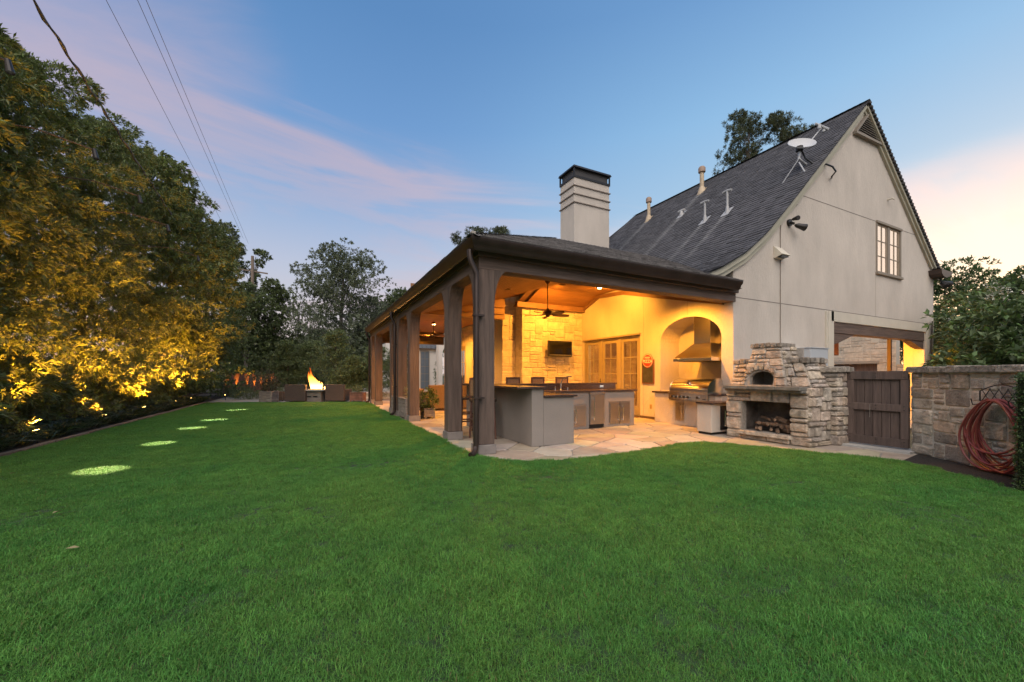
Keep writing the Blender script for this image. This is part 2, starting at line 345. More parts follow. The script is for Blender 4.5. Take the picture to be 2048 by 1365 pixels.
# flagstones: irregular slabs, one by one
patio = bpy.data.objects['patio']; ORG[patio] = Vector((0, 0, 0))
def clip_poly(P, a, b, c):       # keep a*x+b*y<=c
    out = []
    for i in range(len(P)):
        p, q = P[i], P[(i + 1) % len(P)]; dp = a * p[0] + b * p[1] - c; dq = a * q[0] + b * q[1] - c
        if dp <= 0: out.append(p)
        if dp * dq < 0: t = dp / (dp - dq); out.append((p[0] + (q[0] - p[0]) * t, p[1] + (q[1] - p[1]) * t))
    return out
def flag_field(x0, x1, y0, y1, s0, s1, seed, parent, keep, z=0):
    r = random.Random(seed); pts = []; y = y0
    while y < y1:
        s = s0 + (s1 - s0) * max(0, (y - y0) / (y1 - y0)) ; x = x0 + r.uniform(0, s)
        while x < x1: pts.append((x + r.uniform(-.42, .42) * s, y + r.uniform(-.42, .42) * s, s)); x += s * r.uniform(.8, 1.35)
        y += s * .92
    n = 0
    for i, (x, y, s) in enumerate(pts):
        P = [(x - s * 1.3, y - s * 1.3), (x + s * 1.3, y - s * 1.3), (x + s * 1.3, y + s * 1.3), (x - s * 1.3, y + s * 1.3)]
        for j, (u, v, _) in enumerate(pts):
            if j == i or abs(u - x) > 3 * s or abs(v - y) > 3 * s: continue
            a, b = u - x, v - y; d = math.hypot(a, b); P = clip_poly(P, a / d, b / d, (a * (u + x) / 2 + b * (v + y) / 2) / d - .011)
            if not P: break
        if len(P) < 3: continue
        P = clip_poly(P, -1, 0, -x0); P = clip_poly(P, 1, 0, x1) if P else P
        if len(P) < 3 or not any(keep(*p) for p in P): continue
        if n >= 295: break
        h = z + r.uniform(-.003, .003); c = (sum(p[0] for p in P) / len(P), sum(p[1] for p in P) / len(P)); k = len(P)
        # chip the corners
        Q = []
        for t in range(k):
            p, q, o = P[t], P[(t + 1) % k], P[t - 1]
            L1 = math.hypot(p[0] - o[0], p[1] - o[1]); L2 = math.hypot(q[0] - p[0], q[1] - p[1]); c1 = min(.05, L1 * .3) * r.uniform(.3, 1.2); c2 = min(.05, L2 * .3) * r.uniform(.3, 1.2)
            Q.append((p[0] + (o[0] - p[0]) * c1 / max(L1, 1e-3), p[1] + (o[1] - p[1]) * c1 / max(L1, 1e-3))); Q.append((p[0] + (q[0] - p[0]) * c2 / max(L2, 1e-3), p[1] + (q[1] - p[1]) * c2 / max(L2, 1e-3)))
        mb = MB(); m = len(Q); tl = [(p[0] * .985 + c[0] * .015, p[1] * .985 + c[1] * .015, h) for p in Q]
        mb.add([(p[0], p[1], h - .03) for p in Q] + [(p[0], p[1], h - .006) for p in Q] + tl, [(a, (a + 1) % m, m + (a + 1) % m, m + a) for a in range(m)] + [(m + a, m + (a + 1) % m, 2 * m + (a + 1) % m, 2 * m + a) for a in range(m)] + [tuple(range(2 * m, 3 * m))])
        mb.build('flagstone', FLAG, parent); n += 1
def on_patio(x, y): return (not inpoly(x, y, LAWN_P)) and x < 8.9 and not (x < 7.75 and y < 2.6) and y > 2.55 + max(0, (8.8 - x)) * .02
flag_field(2.22, 8.9, 2.6, 19.2, .52, 1.02, 3, patio, on_patio)
# the flat stone edging of the left bed and by the right wall
r = random.Random(4); mb = None
edg = thing('lawn_edging', 'long low edging of thin brown stones between the lawn and the dark planting bed', 'edging', (-4.3, 8, 0))
y = 2.0
while y < 22:
    L = r.uniform(.45, .85); B('edging_stone', (-4.36 + r.uniform(-.01, .01), y, 0), (-4.26 + r.uniform(-.01, .01), y + L - .012, .06 + r.uniform(-.008, .008)), mat('edging', (.16, .12, .085), .9, n_scale=9, n_amt=.3, objr=.25), edg, bevel=.008); y += L
st = MB(); st.prism([(6.55, .75, .0), (6.75, .65, .0), (7.28, 1.3, .0), (7.12, 1.42, .0)], (0, 0, .045)); finish(st.build('edging_slab', FLAG, bevel=.01), 'flat grey stone slab lying at the lawn edge below the clipped hedge', 'paving slab')
# far terrace with the fire pit, raised coping behind
sheet('terrace', [(-4.6, 22.2), (-3.0, 21.72), (-.4, 20.62), (2.2, 19.52), (2.2, 24), (12, 24), (12, 50), (-4.6, 50)], .004, mat('terrace_stone', (.27, .25, .21), .9, n_scale=2, n_amt=.2))
# ============================================================ the pavilion
pav = thing('pavilion', 'open brown timber pavilion with hipped shingle roof attached to the left side of the house', 'pavilion', (2.5, 5.9, 0))
BH0, BH1 = 2.98, 3.17   # beam bottom, top
def bracket(mb, x0, x1, y0, y1, dirx, diry, zt=BH0, L=.24, H=.62):
    """curved knee growing out of a post face towards +-x or +-y"""
    N = 8
    if dirx:
        xa = x1 if dirx > 0 else x0; pts = [Vector((xa, y0, zt))] + [Vector((xa + dirx * L * (1 - math.sin(math.pi / 2 * k / N)) ** 1.0, y0, zt - H * (1 - math.cos(math.pi / 2 * k / N)))) for k in range(N + 1)]
        mb.prism(pts, (0, y1 - y0, 0))
    else:
        ya = y1 if diry > 0 else y0; pts = [Vector((x0, ya, zt))] + [Vector((x0, ya + diry * L * (1 - math.sin(math.pi / 2 * k / N)), zt - H * (1 - math.cos(math.pi / 2 * k / N)))) for k in range(N + 1)]
        mb.prism(pts, (x1 - x0, 0, 0))
POSTS = [5.86, 7.45, 10.9, 12.5, 13.75, 17.4, 18.75]
for i, y in enumerate(POSTS):
    mb = MB().box((2.37, y, .16), (2.64, y + .27, BH0)); 
    if i == 0: bracket(mb, 2.37, 2.64, y, y + .27, 1, 0); bracket(mb, 2.37, 2.64, y, y + .27, 0, 1)
    else: bracket(mb, 2.37, 2.64, y, y + .27, 0, 1); bracket(mb, 2.37, 2.64, y, y + .27, 0, -1)
    p = mb.build('post', WOOD, pav, bevel=.006); 
    if i == 0: p['label'] = 'weathered front corner post with curved bracket'
    B('post_base', (2.345, y - .025, 0), (2.665, y + .295, .155), mat('base_block', (.20, .175, .16), .85, n_scale=5, n_amt=.15), pav, bevel=.012)
B('front_beam', (2.37, 5.862, BH0 + .002), (8.80, 6.12, BH1), WOODH, pav, bevel=.006)
B('side_beam', (2.372, 6.14, BH0 + .002), (2.64, 19.1, BH1), WOODY, pav, bevel=.006)
B('frieze_board', (2.33, 5.79, BH1), (8.80, 6.1, BH1 + .09), WOODH, pav)
B('frieze_board', (2.33, 6.102, BH1), (2.62, 19.15, BH1 + .09), WOODY, pav)
# gutters: K profile swept along front and side
def gutter(name, path_pts, m, parent, w=.14, h=.16):
    # profile offset outwards, mitred at corner; path is list of (x,y) outer direction computed
    prof = [(0, 0), (.02, 0), (.05, -.02), (.09, .02), (.105, .07), (.15, .11), (.16, .15), (.145, .16), (.13, .13), (0, .13)]
    vs = []; P = [Vector((*p, 0)) for p in path_pts]; n = len(P)
    for i, p in enumerate(P):
        d1 = (P[i] - P[i - 1]).normalized() if i else None; d2 = (P[i + 1] - P[i]).normalized() if i < n - 1 else None
        n1 = Vector((d1.y, -d1.x, 0)) if d1 else None; n2 = Vector((d2.y, -d2.x, 0)) if d2 else None
        o = (n1 or n2) if not (n1 and n2) else (n1 + n2) / (1 + n1.dot(n2))
        for a, z in prof: vs.append(p + o * a * (w / .16) + Vector((0, 0, GZ + z * h / .16)))
    k = len(prof); fs = [(i * k + j, i * k + (j + 1) % k, (i + 1) * k + (j + 1) % k, (i + 1) * k + j) for i in range(n - 1) for j in range(k)] + [tuple(range(k)), tuple(reversed(range((n - 1) * k, n * k)))]
    return MB().add(vs, fs).build(name, m, parent, smooth=True)
GZ = 3.21
gutter('gutter', [(2.27, 19.2), (2.27, 5.70), (8.60, 5.70)], GUTTER, pav, w=.15, h=.165)
B('fascia', (2.27, 5.702, 3.26), (8.6, 5.84, 3.36), WOODH, pav); B('fascia', (2.272, 5.85, 3.26), (2.4, 19.2, 3.36), WOODY, pav)
B('soffit', (2.28, 5.71, 3.255), (8.8, 6.3, 3.262), WOODH, pav); B('soffit', (2.28, 6.3, 3.255), (2.7, 19.2, 3.262), WOODY, pav)
B('drip_edge', (2.14, 5.562, 3.345), (8.61, 5.574, 3.40), GUTTER, pav)
B('beam_end_cap', (7.9, 5.78, 3.36), (8.55, 5.87, 3.5), WOODH, pav)
# downspouts
def downspout(x, y, elbow=True, zt=3.2, foot=-1):
    pts = [(2.19, y, GZ + .02), (2.19, y, GZ - .08), (2.21, y, GZ - .16), (x, y, GZ - .34), (x, y, GZ - .45), (x, y, .22), (x - .01, y, .14), (x - .06, y - .06, .07), (x - .14, y - .12, .045)]
    mb = MB().tube(pts, .045, 10); 
    for z in (2.2, .9): mb.box((x - .05, y - .05, z), (x + .12, y + .05, z + .03))
    mb.build('downspout', GUTTER, pav, smooth=True)
downspout(2.30, 5.80); downspout(2.30, 12.72); downspout(2.30, 18.9)
# pavilion roof: hipped front bay with ridge along X, long side slope
PITCH = .447; EZ = 3.385; X0, Y0 = 2.13, 5.56; RY = 9.75; RZ = EZ + PITCH * (RY - Y0); RX = X0 + (RY - Y0)
XH = 10.6
mb = MB()
mb.add([(X0, Y0, EZ), (8.62, Y0, EZ), (8.62, 5.9, EZ + .15), (XH, 5.92, EZ + .16), (XH, RY, RZ), (RX, RY, RZ)], [(0, 1, 2, 3, 4, 5)])
mb.add([(X0, Y0, EZ), (RX, RY, RZ), (RX, RY + 5.4, EZ + .0), (X0 + 3.6, 19.3, EZ + PITCH * 3.6), (X0, 19.3, EZ)], [(0, 1, 2, 3, 4)]) if False else None
mb.add([(X0, Y0, EZ), (RX, RY, RZ), (RX, 19.3, RZ), (X0, 19.3, EZ)], [(0, 1, 2, 3)])
mb.add([(RX, RY, RZ), (XH, RY, RZ), (XH, 14, EZ + .05), (RX, 14, EZ + .05)], [(0, 1, 2, 3)])
mb.add([(X0, 19.3, EZ), (RX, 19.3, EZ), (RX, 19.3, RZ)], [(0, 1, 2)])
deck = mb.build('roof', SHING2, pav)
def tabs(mb, rows, tab=.16, th=.014, r=random.Random(1), stag=True):
    """rows: list of (a0,a1,b0,b1): lower edge a0->a1 and upper edge b0->b1 as Vectors, with normal n"""
    for k, (a0, a1, b0, b1, n) in enumerate(rows):
        L = (a1 - a0).length
        if L < .05: continue
        d = (a1 - a0) / L; up = ((b0 + b1) / 2 - (a0 + a1) / 2); upn = up - d * up.dot(d)
        x = -r.random() * tab
        while x < L:
            w = tab * r.uniform(.8, 1.25); x0 = max(0, x); x1 = min(L, x + w - .004); x += w
            if x1 - x0 < .02: continue
            t = th * r.uniform(.7, 1.5); dz = r.uniform(-.006, .006)
            p0 = a0 + d * x0 - upn.normalized() * dz; p1 = a0 + d * x1 - upn.normalized() * dz
            q0 = a0 + d * x0 + upn * 1.15; q1 = a0 + d * x1 + upn * 1.15
            mb.add([p0 + n * .002, p1 + n * .002, p1 + n * t, p0 + n * t, q1 + n * .003, q0 + n * .003], [(0, 1, 2, 3), (3, 2, 4, 5)])
rows = []; nslope = Vector((0, -PITCH, 1)).normalized(); s = 0; ex = .135
Ls = (RY - Y0) * math.hypot(1, PITCH)
while s < Ls:
    f = s / Ls; g = min(1, (s + ex) / Ls); ya, yb = Y0 + (RY - Y0) * f, Y0 + (RY - Y0) * g
    xr = 8.62 if ya < 5.9 else XH
    rows.append((Vector((X0 + (ya - Y0), ya, EZ + PITCH * (ya - Y0))), Vector((xr, ya, EZ + PITCH * (ya - Y0))), Vector((X0 + (ya - Y0), yb, EZ + PITCH * (yb - Y0))), Vector((xr, yb, EZ + PITCH * (yb - Y0))), nslope)); s += ex
mb = MB(); tabs(mb, rows, .17)
rows = []; nsl = Vector((-PITCH, 0, 1)).normalized(); s = 0
while s < Ls:
    xa, xb = X0 + (RX - X0) * s / Ls, X0 + (RX - X0) * min(1, (s + ex) / Ls); za, zb = EZ + PITCH * (xa - X0), EZ + PITCH * (xb - X0)
    rows.append((Vector((xa, 19.3, za)), Vector((xa, Y0 + (xa - X0), za)), Vector((xb, 19.3, zb)), Vector((xb, Y0 + (xa - X0), zb)), nsl)); s += ex
tabs(mb, rows, .34)
mb.build('shingles', SHING2, pav, kind='stuff')
mb = MB(); r = random.Random(2)
def capline(mb, a, b, w, n=None, step=.16):
    a, b = Vector(a), Vector(b); L = (b - a).length; d = (b - a) / L; side = d.cross(Vector((0, 0, 1))).normalized(); k = 0; x = 0
    while x < L:
        p = a + d * x; q = a + d * min(L, x + step * 1.3); mb.add([p + side * w + Vector((0, 0, -w * .42 + .016)), p + Vector((0, 0, .03)), p - side * w + Vector((0, 0, -w * .42 + .016)), q + side * w + Vector((0, 0, -w * .42 + .006)), q + Vector((0, 0, .016)), q - side * w + Vector((0, 0, -w * .42 + .006))], [(0, 1, 4, 3), (1, 2, 5, 4)]); x += step
capline(mb, (X0, Y0, EZ), (RX, RY, RZ), .11); capline(mb, (RX, RY, RZ), (XH, RY, RZ), .11); mb.build('ridge_caps', SHING2, pav, kind='stuff')
B('corner_flashing', (X0 - .0, Y0 - .0, EZ + .01), (X0 + .07, Y0 + .07, EZ + .06), FLASH, pav, bevel=.01)
# ceiling of separate boards
CS = .25; CZ0 = 3.06; CY0, CX0 = 6.1, 2.62
def cz(x, y):
    return min(CZ0 + CS * (y - CY0), CZ0 + CS * (x - CX0), 4.0, 4.0 - .36 * max(0, y - 10.7))
pw = .138; y = CY0
k = 0
while y < 11.66:
    y2 = min(y + pw, 11.7); za, zb = min(CZ0 + CS * (y - CY0), 4.0, 4.0 - .36 * max(0, y - 10.7)), min(CZ0 + CS * (y2 - CY0), 4.0, 4.0 - .36 * max(0, y2 - 10.7))
    xa = CX0 + min((y - CY0), (4.0 - CZ0) / CS); xb = CX0 + min(y2 - CY0, (4.0 - CZ0) / CS)
    MB().hexa([(xa, y + .004, za), (8.8, y + .004, za), (8.8, y2 - .004, zb), (xb, y2 - .004, zb), (xa, y + .004, za + .02), (8.8, y + .004, za + .02), (8.8, y2 - .004, zb + .02), (xb, y2 - .004, zb + .02)]).build('ceiling_board', CEIL, pav); y += pw; k += 1
x = CX0
while x < CX0 + (4.0 - CZ0) / CS:
    x2 = x + pw; za, zb = CZ0 + CS * (x - CX0), CZ0 + CS * (x2 - CX0); ya = CY0 + (x - CX0); yb = CY0 + (x2 - CX0)
    MB().hexa([(x + .004, ya, za), (x2 - .004, yb, zb), (x2 - .004, 12.0, zb), (x + .004, 12.0, za), (x + .004, ya, za + .02), (x2 - .004, yb, zb + .02), (x2 - .004, 12.0, zb + .02), (x + .004, 12.0, za + .02)]).build('ceiling_board', CEIL, pav); x += pw
MB().add([(2.6, 6.1, 3.12), (8.8, 6.1, 3.12), (8.8, 9.6, 4.06), (6.1, 9.6, 4.06)], [(0, 1, 2, 3)]).add([(6.1, 9.6, 4.06), (8.8, 9.6, 4.06), (8.8, 10.7, 4.06), (6.1, 12, 4.06)], [(0, 1, 2, 3)]).add([(6.1, 10.7, 4.07), (8.8, 10.7, 4.06), (8.8, 12, 3.6), (6.1, 12, 3.6)], [(0, 1, 2, 3)]).add([(2.6, 6.1, 3.12), (6.1, 9.6, 4.06), (6.1, 12, 4.06), (2.6, 12, 3.12)], [(0, 1, 2, 3)]).build('ceiling_backing', CORN, pav)
# cornice along the stone face, along the yellow wall
B('cornice', (6.0, 11.50, 3.52), (8.8, 11.645, 3.70), CORN, pav, bevel=.01)
for (ya, yb) in ((6.12, 9.55), (9.55, 10.7), (10.7, 11.5)):
    za, zb = cz(8.7, ya), cz(8.7, yb)
    MB().hexa([(8.68, ya, za - .12), (8.80, ya, za - .12), (8.80, yb, zb - .12), (8.68, yb, zb - .12), (8.68, ya, za - .005), (8.80, ya, za - .005), (8.80, yb, zb - .005), (8.68, yb, zb - .005)]).build('cornice', CORN, pav)
# gallery beyond: cross beam, flat ceiling, far beam
B('cross_beam', (2.65, 12.0, 3.15), (5.79, 12.25, 3.62), mat('gallery_wood', (.30, .16, .07), .6, n_scale=3, n_amt=.15), pav, bevel=.01)
B('cross_panel', (2.65, 12.02, 3.621), (5.8, 12.06, 4.05), CEIL, pav); B('cross_beam_trim', (2.65, 11.93, 3.30), (5.74, 11.998, 3.36), CEIL, pav); B('cross_beam_trim', (2.65, 11.93, 3.52), (5.74, 11.998, 3.62), CEIL, pav)
for i in range(22): B('ceiling_board', (2.65 + i * .141, 12.26, 3.3), (2.65 + i * .141 + .134, 19.0, 3.32), CEIL, pav)
B('far_beam', (2.66, 18.75, 2.75), (5.74, 19.0, 3.29), WOODH, pav, bevel=.006)
# ============================================================ recessed lamps (lit in the photograph)
LAMPC = (1.0, .385, .036)
def spot(x, y, z, e, ang=2.6, blend=.8, aim=None, parent=None, col=LAMPC, rad=.05):
    l = bpy.data.lights.new('lamp_light', 'SPOT'); l.energy = e; l.color = col; l.spot_size = ang; l.spot_blend = blend; l.shadow_soft_size = rad
    o = bpy.data.objects.new('lamp_light', l); COL.objects.link(o); o.location = (x, y, z)
    if aim: o.rotation_euler = (Vector((x, y, z)) - Vector(aim)).to_track_quat('Z', 'Y').to_euler()
    return o
GLOW = M_emit('lamp_glow', (1.0, .62, .22), 30)
def downlight(x, y, z, e, label, aim=None, ang=2.7, group='recessed ceiling lights', drop=.035):
    t = thing('recessed_light', label, 'ceiling light', (x, y, z), group)
    MB().lathe((x, y, z - .012), [(.10, 0), (.10, .012), (.075, .012), (.075, 0)], 20).build('trim_ring', CORN, t, smooth=True)
    MB().lathe((x, y, z - drop), [(.001, 0), (.05, .006), (.062, .020), (.001, .021)], 16).build('bulb', GLOW, t)
    spot(x, y, z - .05, e, ang, .6, aim)
downlight(7.30, 8.92, cz(7.3, 8.92), 430, 'brightly glowing round recessed light in the sloping board ceiling right of the ceiling fan', aim=(8.5, 9.9, 2.6))
downlight(6.7, 9.9, 3.99, 520, 'glowing recessed light in the ceiling in front of the stone wall, right of the fan', aim=(7.0, 11.4, 1.6), drop=.004)
downlight(4.6, 9.4, cz(4.6, 9.4), 640, 'glowing recessed light in the left slope of the ceiling between fan and columns', aim=(4.7, 9.2, 0), drop=.004)
downlight(7.6, 6.9, cz(7.6, 6.9), 560, 'glowing recessed light above the grill side of the pavilion, close to the front beam', aim=(8.3, 7.2, 0), ang=2.6, drop=.004)
downlight(4.3, 15.4, 3.3, 800, 'small glowing recessed light in the flat ceiling of the far gallery seen between columns', aim=(4.4, 15.2, 0))
downlight(4.3, 17.8, 3.3, 500, 'far recessed light at the end of the gallery ceiling', aim=(4.2, 17.6, 0), drop=.004)
# ============================================================ stone wall mass inside the pavilion
sw = thing('stone_chimney_wall', 'tall pale limestone wall inside the pavilion with the black television hanging on it', 'stone wall', (7.2, 12, 0))
MB().box((6.30, 11.70, 0), (8.80, 12.9, 4.2)).box((5.80, 12.2, 0), (6.298, 12.9, 4.1)).build('core', MORTAR, sw)
stone_face([(6.27, 11.70, 0), (8.80, 11.70, 0), (8.80, 11.70, 3.66), (6.27, 11.70, 3.66)], sw, .1, STONEI, seed=5, depth=.038, gap=.007, wr=(2, 6), hr=(1, 3))
stone_face([(6.30, 12.2, 0), (6.30, 11.67, 0), (6.30, 11.67, 3.66), (6.30, 12.2, 3.66)], sw, .13, STONEI, seed=6, depth=.035, gap=.008, wr=(2, 4))
stone_face([(5.78, 12.2, 0), (6.29, 12.2, 0), (6.29, 12.2, 4.0), (5.78, 12.2, 4.0)], sw, .13, STONEI, seed=8, depth=.035, gap=.008, wr=(2, 4))
stone_face([(6.30, 12.2, 3.67), (6.30, 11.67, 3.67), (6.30, 11.67, 4.0), (6.30, 12.2, 4.0)], sw, .13, STONEI, seed=66, depth=.035, gap=.008, wr=(2, 4))
# gallery house wall (plaster) with a french door
gw = thing('gallery_wall', 'plaster house wall along the far gallery, orange in the lamp light, with a stone head over its door', 'wall', (5.9, 15, 0))
MB().holed([[(5.80, 12.9, 0), (5.80, 18.9, 0), (5.80, 18.9, 4), (5.80, 12.9, 4)], [(5.80, 15.9, .02), (5.80, 17.6, .02), (5.80, 17.6, 2.45), (5.80, 15.9, 2.45)]], (.3, 0, 0)).build('wall_face', STUCCO, gw)
stone_face([(5.80, 18.3, 2.5), (5.80, 15.0, 2.5), (5.80, 15.0, 3.3), (5.80, 18.3, 3.3)], gw, .14, STONEI, seed=9, depth=.03, gap=.01)
def french_leaf(parent, y0, y1, x, z0=.04, z1=2.42, m=DOORP, rows=4, cols=2, st=.10, rail=.28, ax='y', sgn=-1, pane=GLASS, lever=True):
    """one glazed leaf standing in plane x (ax='y') or in plane y (ax='x'); sgn = outward side"""
    def bx(nm, a0, a1, b0, b1, d0, d1, mm):
        if ax == 'y': return B(nm, (x + d0 * -sgn, a0, b0), (x + d1 * -sgn, a1, b1), mm, parent, bevel=.003)
        return B(nm, (a0, x + d0 * -sgn, b0), (a1, x + d1 * -sgn, b1), mm, parent, bevel=.003)
    bx('door_stile', y0, y0 + st, z0, z1, 0, .045, m); bx('door_stile', y1 - st, y1, z0, z1, 0, .045, m)
    bx('door_rail', y0 + st, y1 - st, z0, z0 + rail, .002, .043, m); bx('door_rail', y0 + st, y1 - st, z1 - st, z1, .002, .043, m)
    g0, g1, h0, h1 = y0 + st, y1 - st, z0 + rail, z1 - st
    for c in range(cols):
        for q in range(rows):
            bx('pane', g0 + (g1 - g0) * c / cols + .008, g0 + (g1 - g0) * (c + 1) / cols - .008, h0 + (h1 - h0) * q / rows + .008, h0 + (h1 - h0) * (q + 1) / rows - .008, .018, .024, pane)
    for c in range(1, cols): yy = g0 + (g1 - g0) * c / cols; bx('muntin', yy - .011, yy + .011, h0, h1, .004, .038, m)
    for q in range(1, rows): zz = h0 + (h1 - h0) * q / rows; bx('muntin', g0, g1, zz - .011, zz + .011, .006, .036, m)
d = thing('french_door', 'glazed french door in the far gallery wall seen between the second and corner posts', 'door', (5.8, 16.7, 0))
french_leaf(d, 15.95, 16.72, 5.82); french_leaf(d, 16.78, 17.55, 5.82)
B('door_frame', (5.79, 15.86, 2.42), (5.95, 17.64, 2.52), DOORP, d); B('door_frame', (5.79, 15.86, 0), (5.95, 15.94, 2.42), DOORP, d); B('door_frame', (5.79, 17.56, 0), (5.95, 17.64, 2.42), DOORP, d)
# ============================================================ the house
house = thing('house', 'tall cream stucco gabled house with steep flared dark shingle roof', 'house', (14, 8, 0))
GY = 5.89
RAKE = [(7.45, 3.42), (8.15, 3.70), (8.97, 4.13), (9.74, 4.69), (10.42, 5.30), (11.10, 5.93), (12.19, 6.96), (13.78, 8.47), (14.83, 9.47)]
RAKER = [(14.83, 9.47), (19.95, 5.16)]
wl = [(8.75, 3.0)] + [(8.75, 3.92)] + [(x + .02, z - .14) for x, z in RAKE[3:-1]] + [(14.85, 9.30), (20.08, 4.92), (20.08, 0), (19.30, 0), (19.30, 2.78), (13.16, 2.78), (13.16, 0), (8.75, 0)]
P = [Vector((x, GY, z)) for x, z in wl]
win = [Vector((15.74, GY, 4.50)), Vector((17.40, GY, 4.50)), Vector((17.40, GY, 6.03)), Vector((15.74, GY, 6.03))]
MB().holed([P, win], (0, .28, 0)).build('gable_wall', STUCCO, house)
# arch wall with the grill niche
NY0, NY1, NS, NZ0 = 6.17, 8.05, 2.25, .84
NC = (NY0 + NY1) / 2; NR = (NY1 - NY0) / 2; NH = 2.79 - NS
arc = [Vector((8.75, NC - NR * math.cos(math.pi * k / 24), NS - .35 + (NH + .35) * math.sin(math.pi * k / 24) ** .9)) for k in range(25)]
NSP = 2.2
hole = [Vector((8.75, NY0, NZ0))] + arc + [Vector((8.75, NY1, NZ0))]
door_h = [Vector((8.75, 8.82, .03)), Vector((8.75, 11.55, .03)), Vector((8.75, 11.55, 2.48)), Vector((8.75, 8.82, 2.48))]
outer = [Vector((8.75, 6.17 - .0, .0)), Vector((8.75, 11.70, 0)), Vector((8.75, 11.70, 4.3)), Vector((8.75, 6.17, 4.3))]
outer = [Vector((8.75, GY + .282, 0)), Vector((8.75, 11.68, 0)), Vector((8.75, 11.68, 4.3)), Vector((8.75, 8.0, 4.2)), Vector((8.75, 7.3, 3.9)), Vector((8.75, GY + .282, 3.5))]
NY0 = GY + .30
hole = [Vector((8.75, NY0, NZ0))] + [Vector((8.75, NC + (NY1 - NY0) / 2 * -math.cos(math.pi * k / 24) + (NY0 - 6.17) / 2, NSP + (2.79 - NSP) * math.sin(math.pi * k / 24))) for k in range(25)] + [Vector((8.75, NY1, NZ0))]
MB().holed([outer, hole, door_h], (.30, 0, 0)).build('arch_wall', STUCCO, house)
# niche interior
MB().box((9.50, 5.9 + .28, .2), (9.6, 8.3, 3.1)).box((9.05, 8.06, .2), (9.5, 8.2, 3.1)).box((9.05, GY + .28, .2), (9.5, GY + .29, 3.1)).box((8.9, 6.18, .2), (9.5, 8.1, NZ0 - .05)).build('niche_wall', STUCCO, house)
mb = MB(); vs = []
for k in range(25):
    p = hole[1 + k]; vs += [(9.05, p.y, p.z), (9.5, p.y, p.z)]
mb.add(vs, [(2 * k, 2 * k + 1, 2 * k + 3, 2 * k + 2) for k in range(24)]).build('niche_vault', STUCCO, house)
B('niche_base', (8.40, 5.93, 0), (8.748, 7.93, .79), STUCCO, house, bevel=.01)
B('niche_counter', (8.36, 5.92, .79), (9.49, 8.0, .835), COUNTER, house, bevel=.008)
B('baseboard', (8.72, 8.0, .0), (8.748, 8.80, .07), mat('dark_base', (.10, .06, .04), .7), house)
# control joints (thin recessed-looking beads) on the walls
for nm, a, b in (('h1', (8.79, 3.095), (20.07, 3.095)), ('h2', (11.28, 6.04), (18.75, 6.10))):
    x0, z0 = a; x1, z1 = b
    MB().hexa([(x0, GY - .004, z0 - .009), (x1, GY - .004, z1 - .009), (x1, GY + .01, z1 - .009), (x0, GY + .01, z0 - .009), (x0, GY - .004, z0 + .009), (x1, GY - .004, z1 + .009), (x1, GY + .01, z1 + .009), (x0, GY + .01, z0 + .009)]).build('control_joint', JOINT, house)
for y, z0, z1 in ((7.15, 2.85, 3.3), (8.68, .1, 3.7)): B('control_joint', (8.744, y - .006, z0), (8.76, y + .006, z1), mat('joint_soft', (.36, .32, .26), .9), house)
B('control_joint', (15.68, GY - .003, 3.10), (15.70, GY + .01, 4.45), mat('joint_soft'  , (.36, .32, .26), .9), house)
# upper window
def part(nm, a, b, m, bev=.004): return B(nm, a, b, m, house, bevel=bev)
wt = part('window', (15.70, GY - .05, 6.03), (17.44, GY + .10, 6.10), mat('window_taupe', (.20, .165, .125), .6))
WT = MATS['window_taupe']
B('frame', (15.68, GY - .07, 4.42), (17.46, GY + .10, 4.498), WT, wt, bevel=.01); B('frame', (15.70, GY - .02, 4.50), (15.78, GY + .05, 6.03), WT, wt); B('frame', (17.36, GY - .02, 4.50), (17.44, GY + .10, 6.03), WT, wt)
B('frame', (16.50, GY - .01, 4.50), (16.64, GY + .06, 6.03), WT, wt)
for (xa, xb) in ((15.78, 16.50), (16.64, 17.36)):
    for c in range(2):
        for q in range(3):
            w = (xb - xa - .10) / 2; h = (1.53 - .10) / 3
            B('pane', (xa + .05 + c * w + .012, GY + .022, 4.55 + q * h + .012), (xa + .05 + (c + 1) * w - .012, GY + .026, 4.55 + (q + 1) * h - .012), GLASS, wt)
    B('muntin', ((xa + xb) / 2 - .013, GY + .010, 4.55), ((xa + xb) / 2 + .013, GY + .038, 5.98), WT, wt)
    for q in (1, 2): B('muntin', (xa + .05, GY + .012, 4.55 + q * 1.43 / 3 - .012), (xb - .05, GY + .036, 4.55 + q * 1.43 / 3 + .012), WT, wt)
    for (a, b) in (((xa, 4.5), (xa + .05, 6.03)), ((xb - .05, 4.5), (xb, 6.03)), ((xa + .05, 4.5), (xb - .05, 4.55)), ((xa + .05, 5.98), (xb - .05, 6.03))):
        B('sash', (a[0], GY + .005, a[1]), (b[0], GY + .045, b[1]), WT, wt)
mb = MB(); n = 60; vs = []
for k in range(n + 1):
    x = 15.76 + 1.9 * k / n; vs += [(x, GY + .075 + .010 * math.sin(k * 1.3), 4.5), (x, GY + .075 + .010 * math.sin(k * 1.3), 6.03)]
mb.add(vs, [(2 * k, 2 * k + 2, 2 * k + 3, 2 * k + 1) for k in range(n)]).build('curtain', CURT, wt, smooth=True)
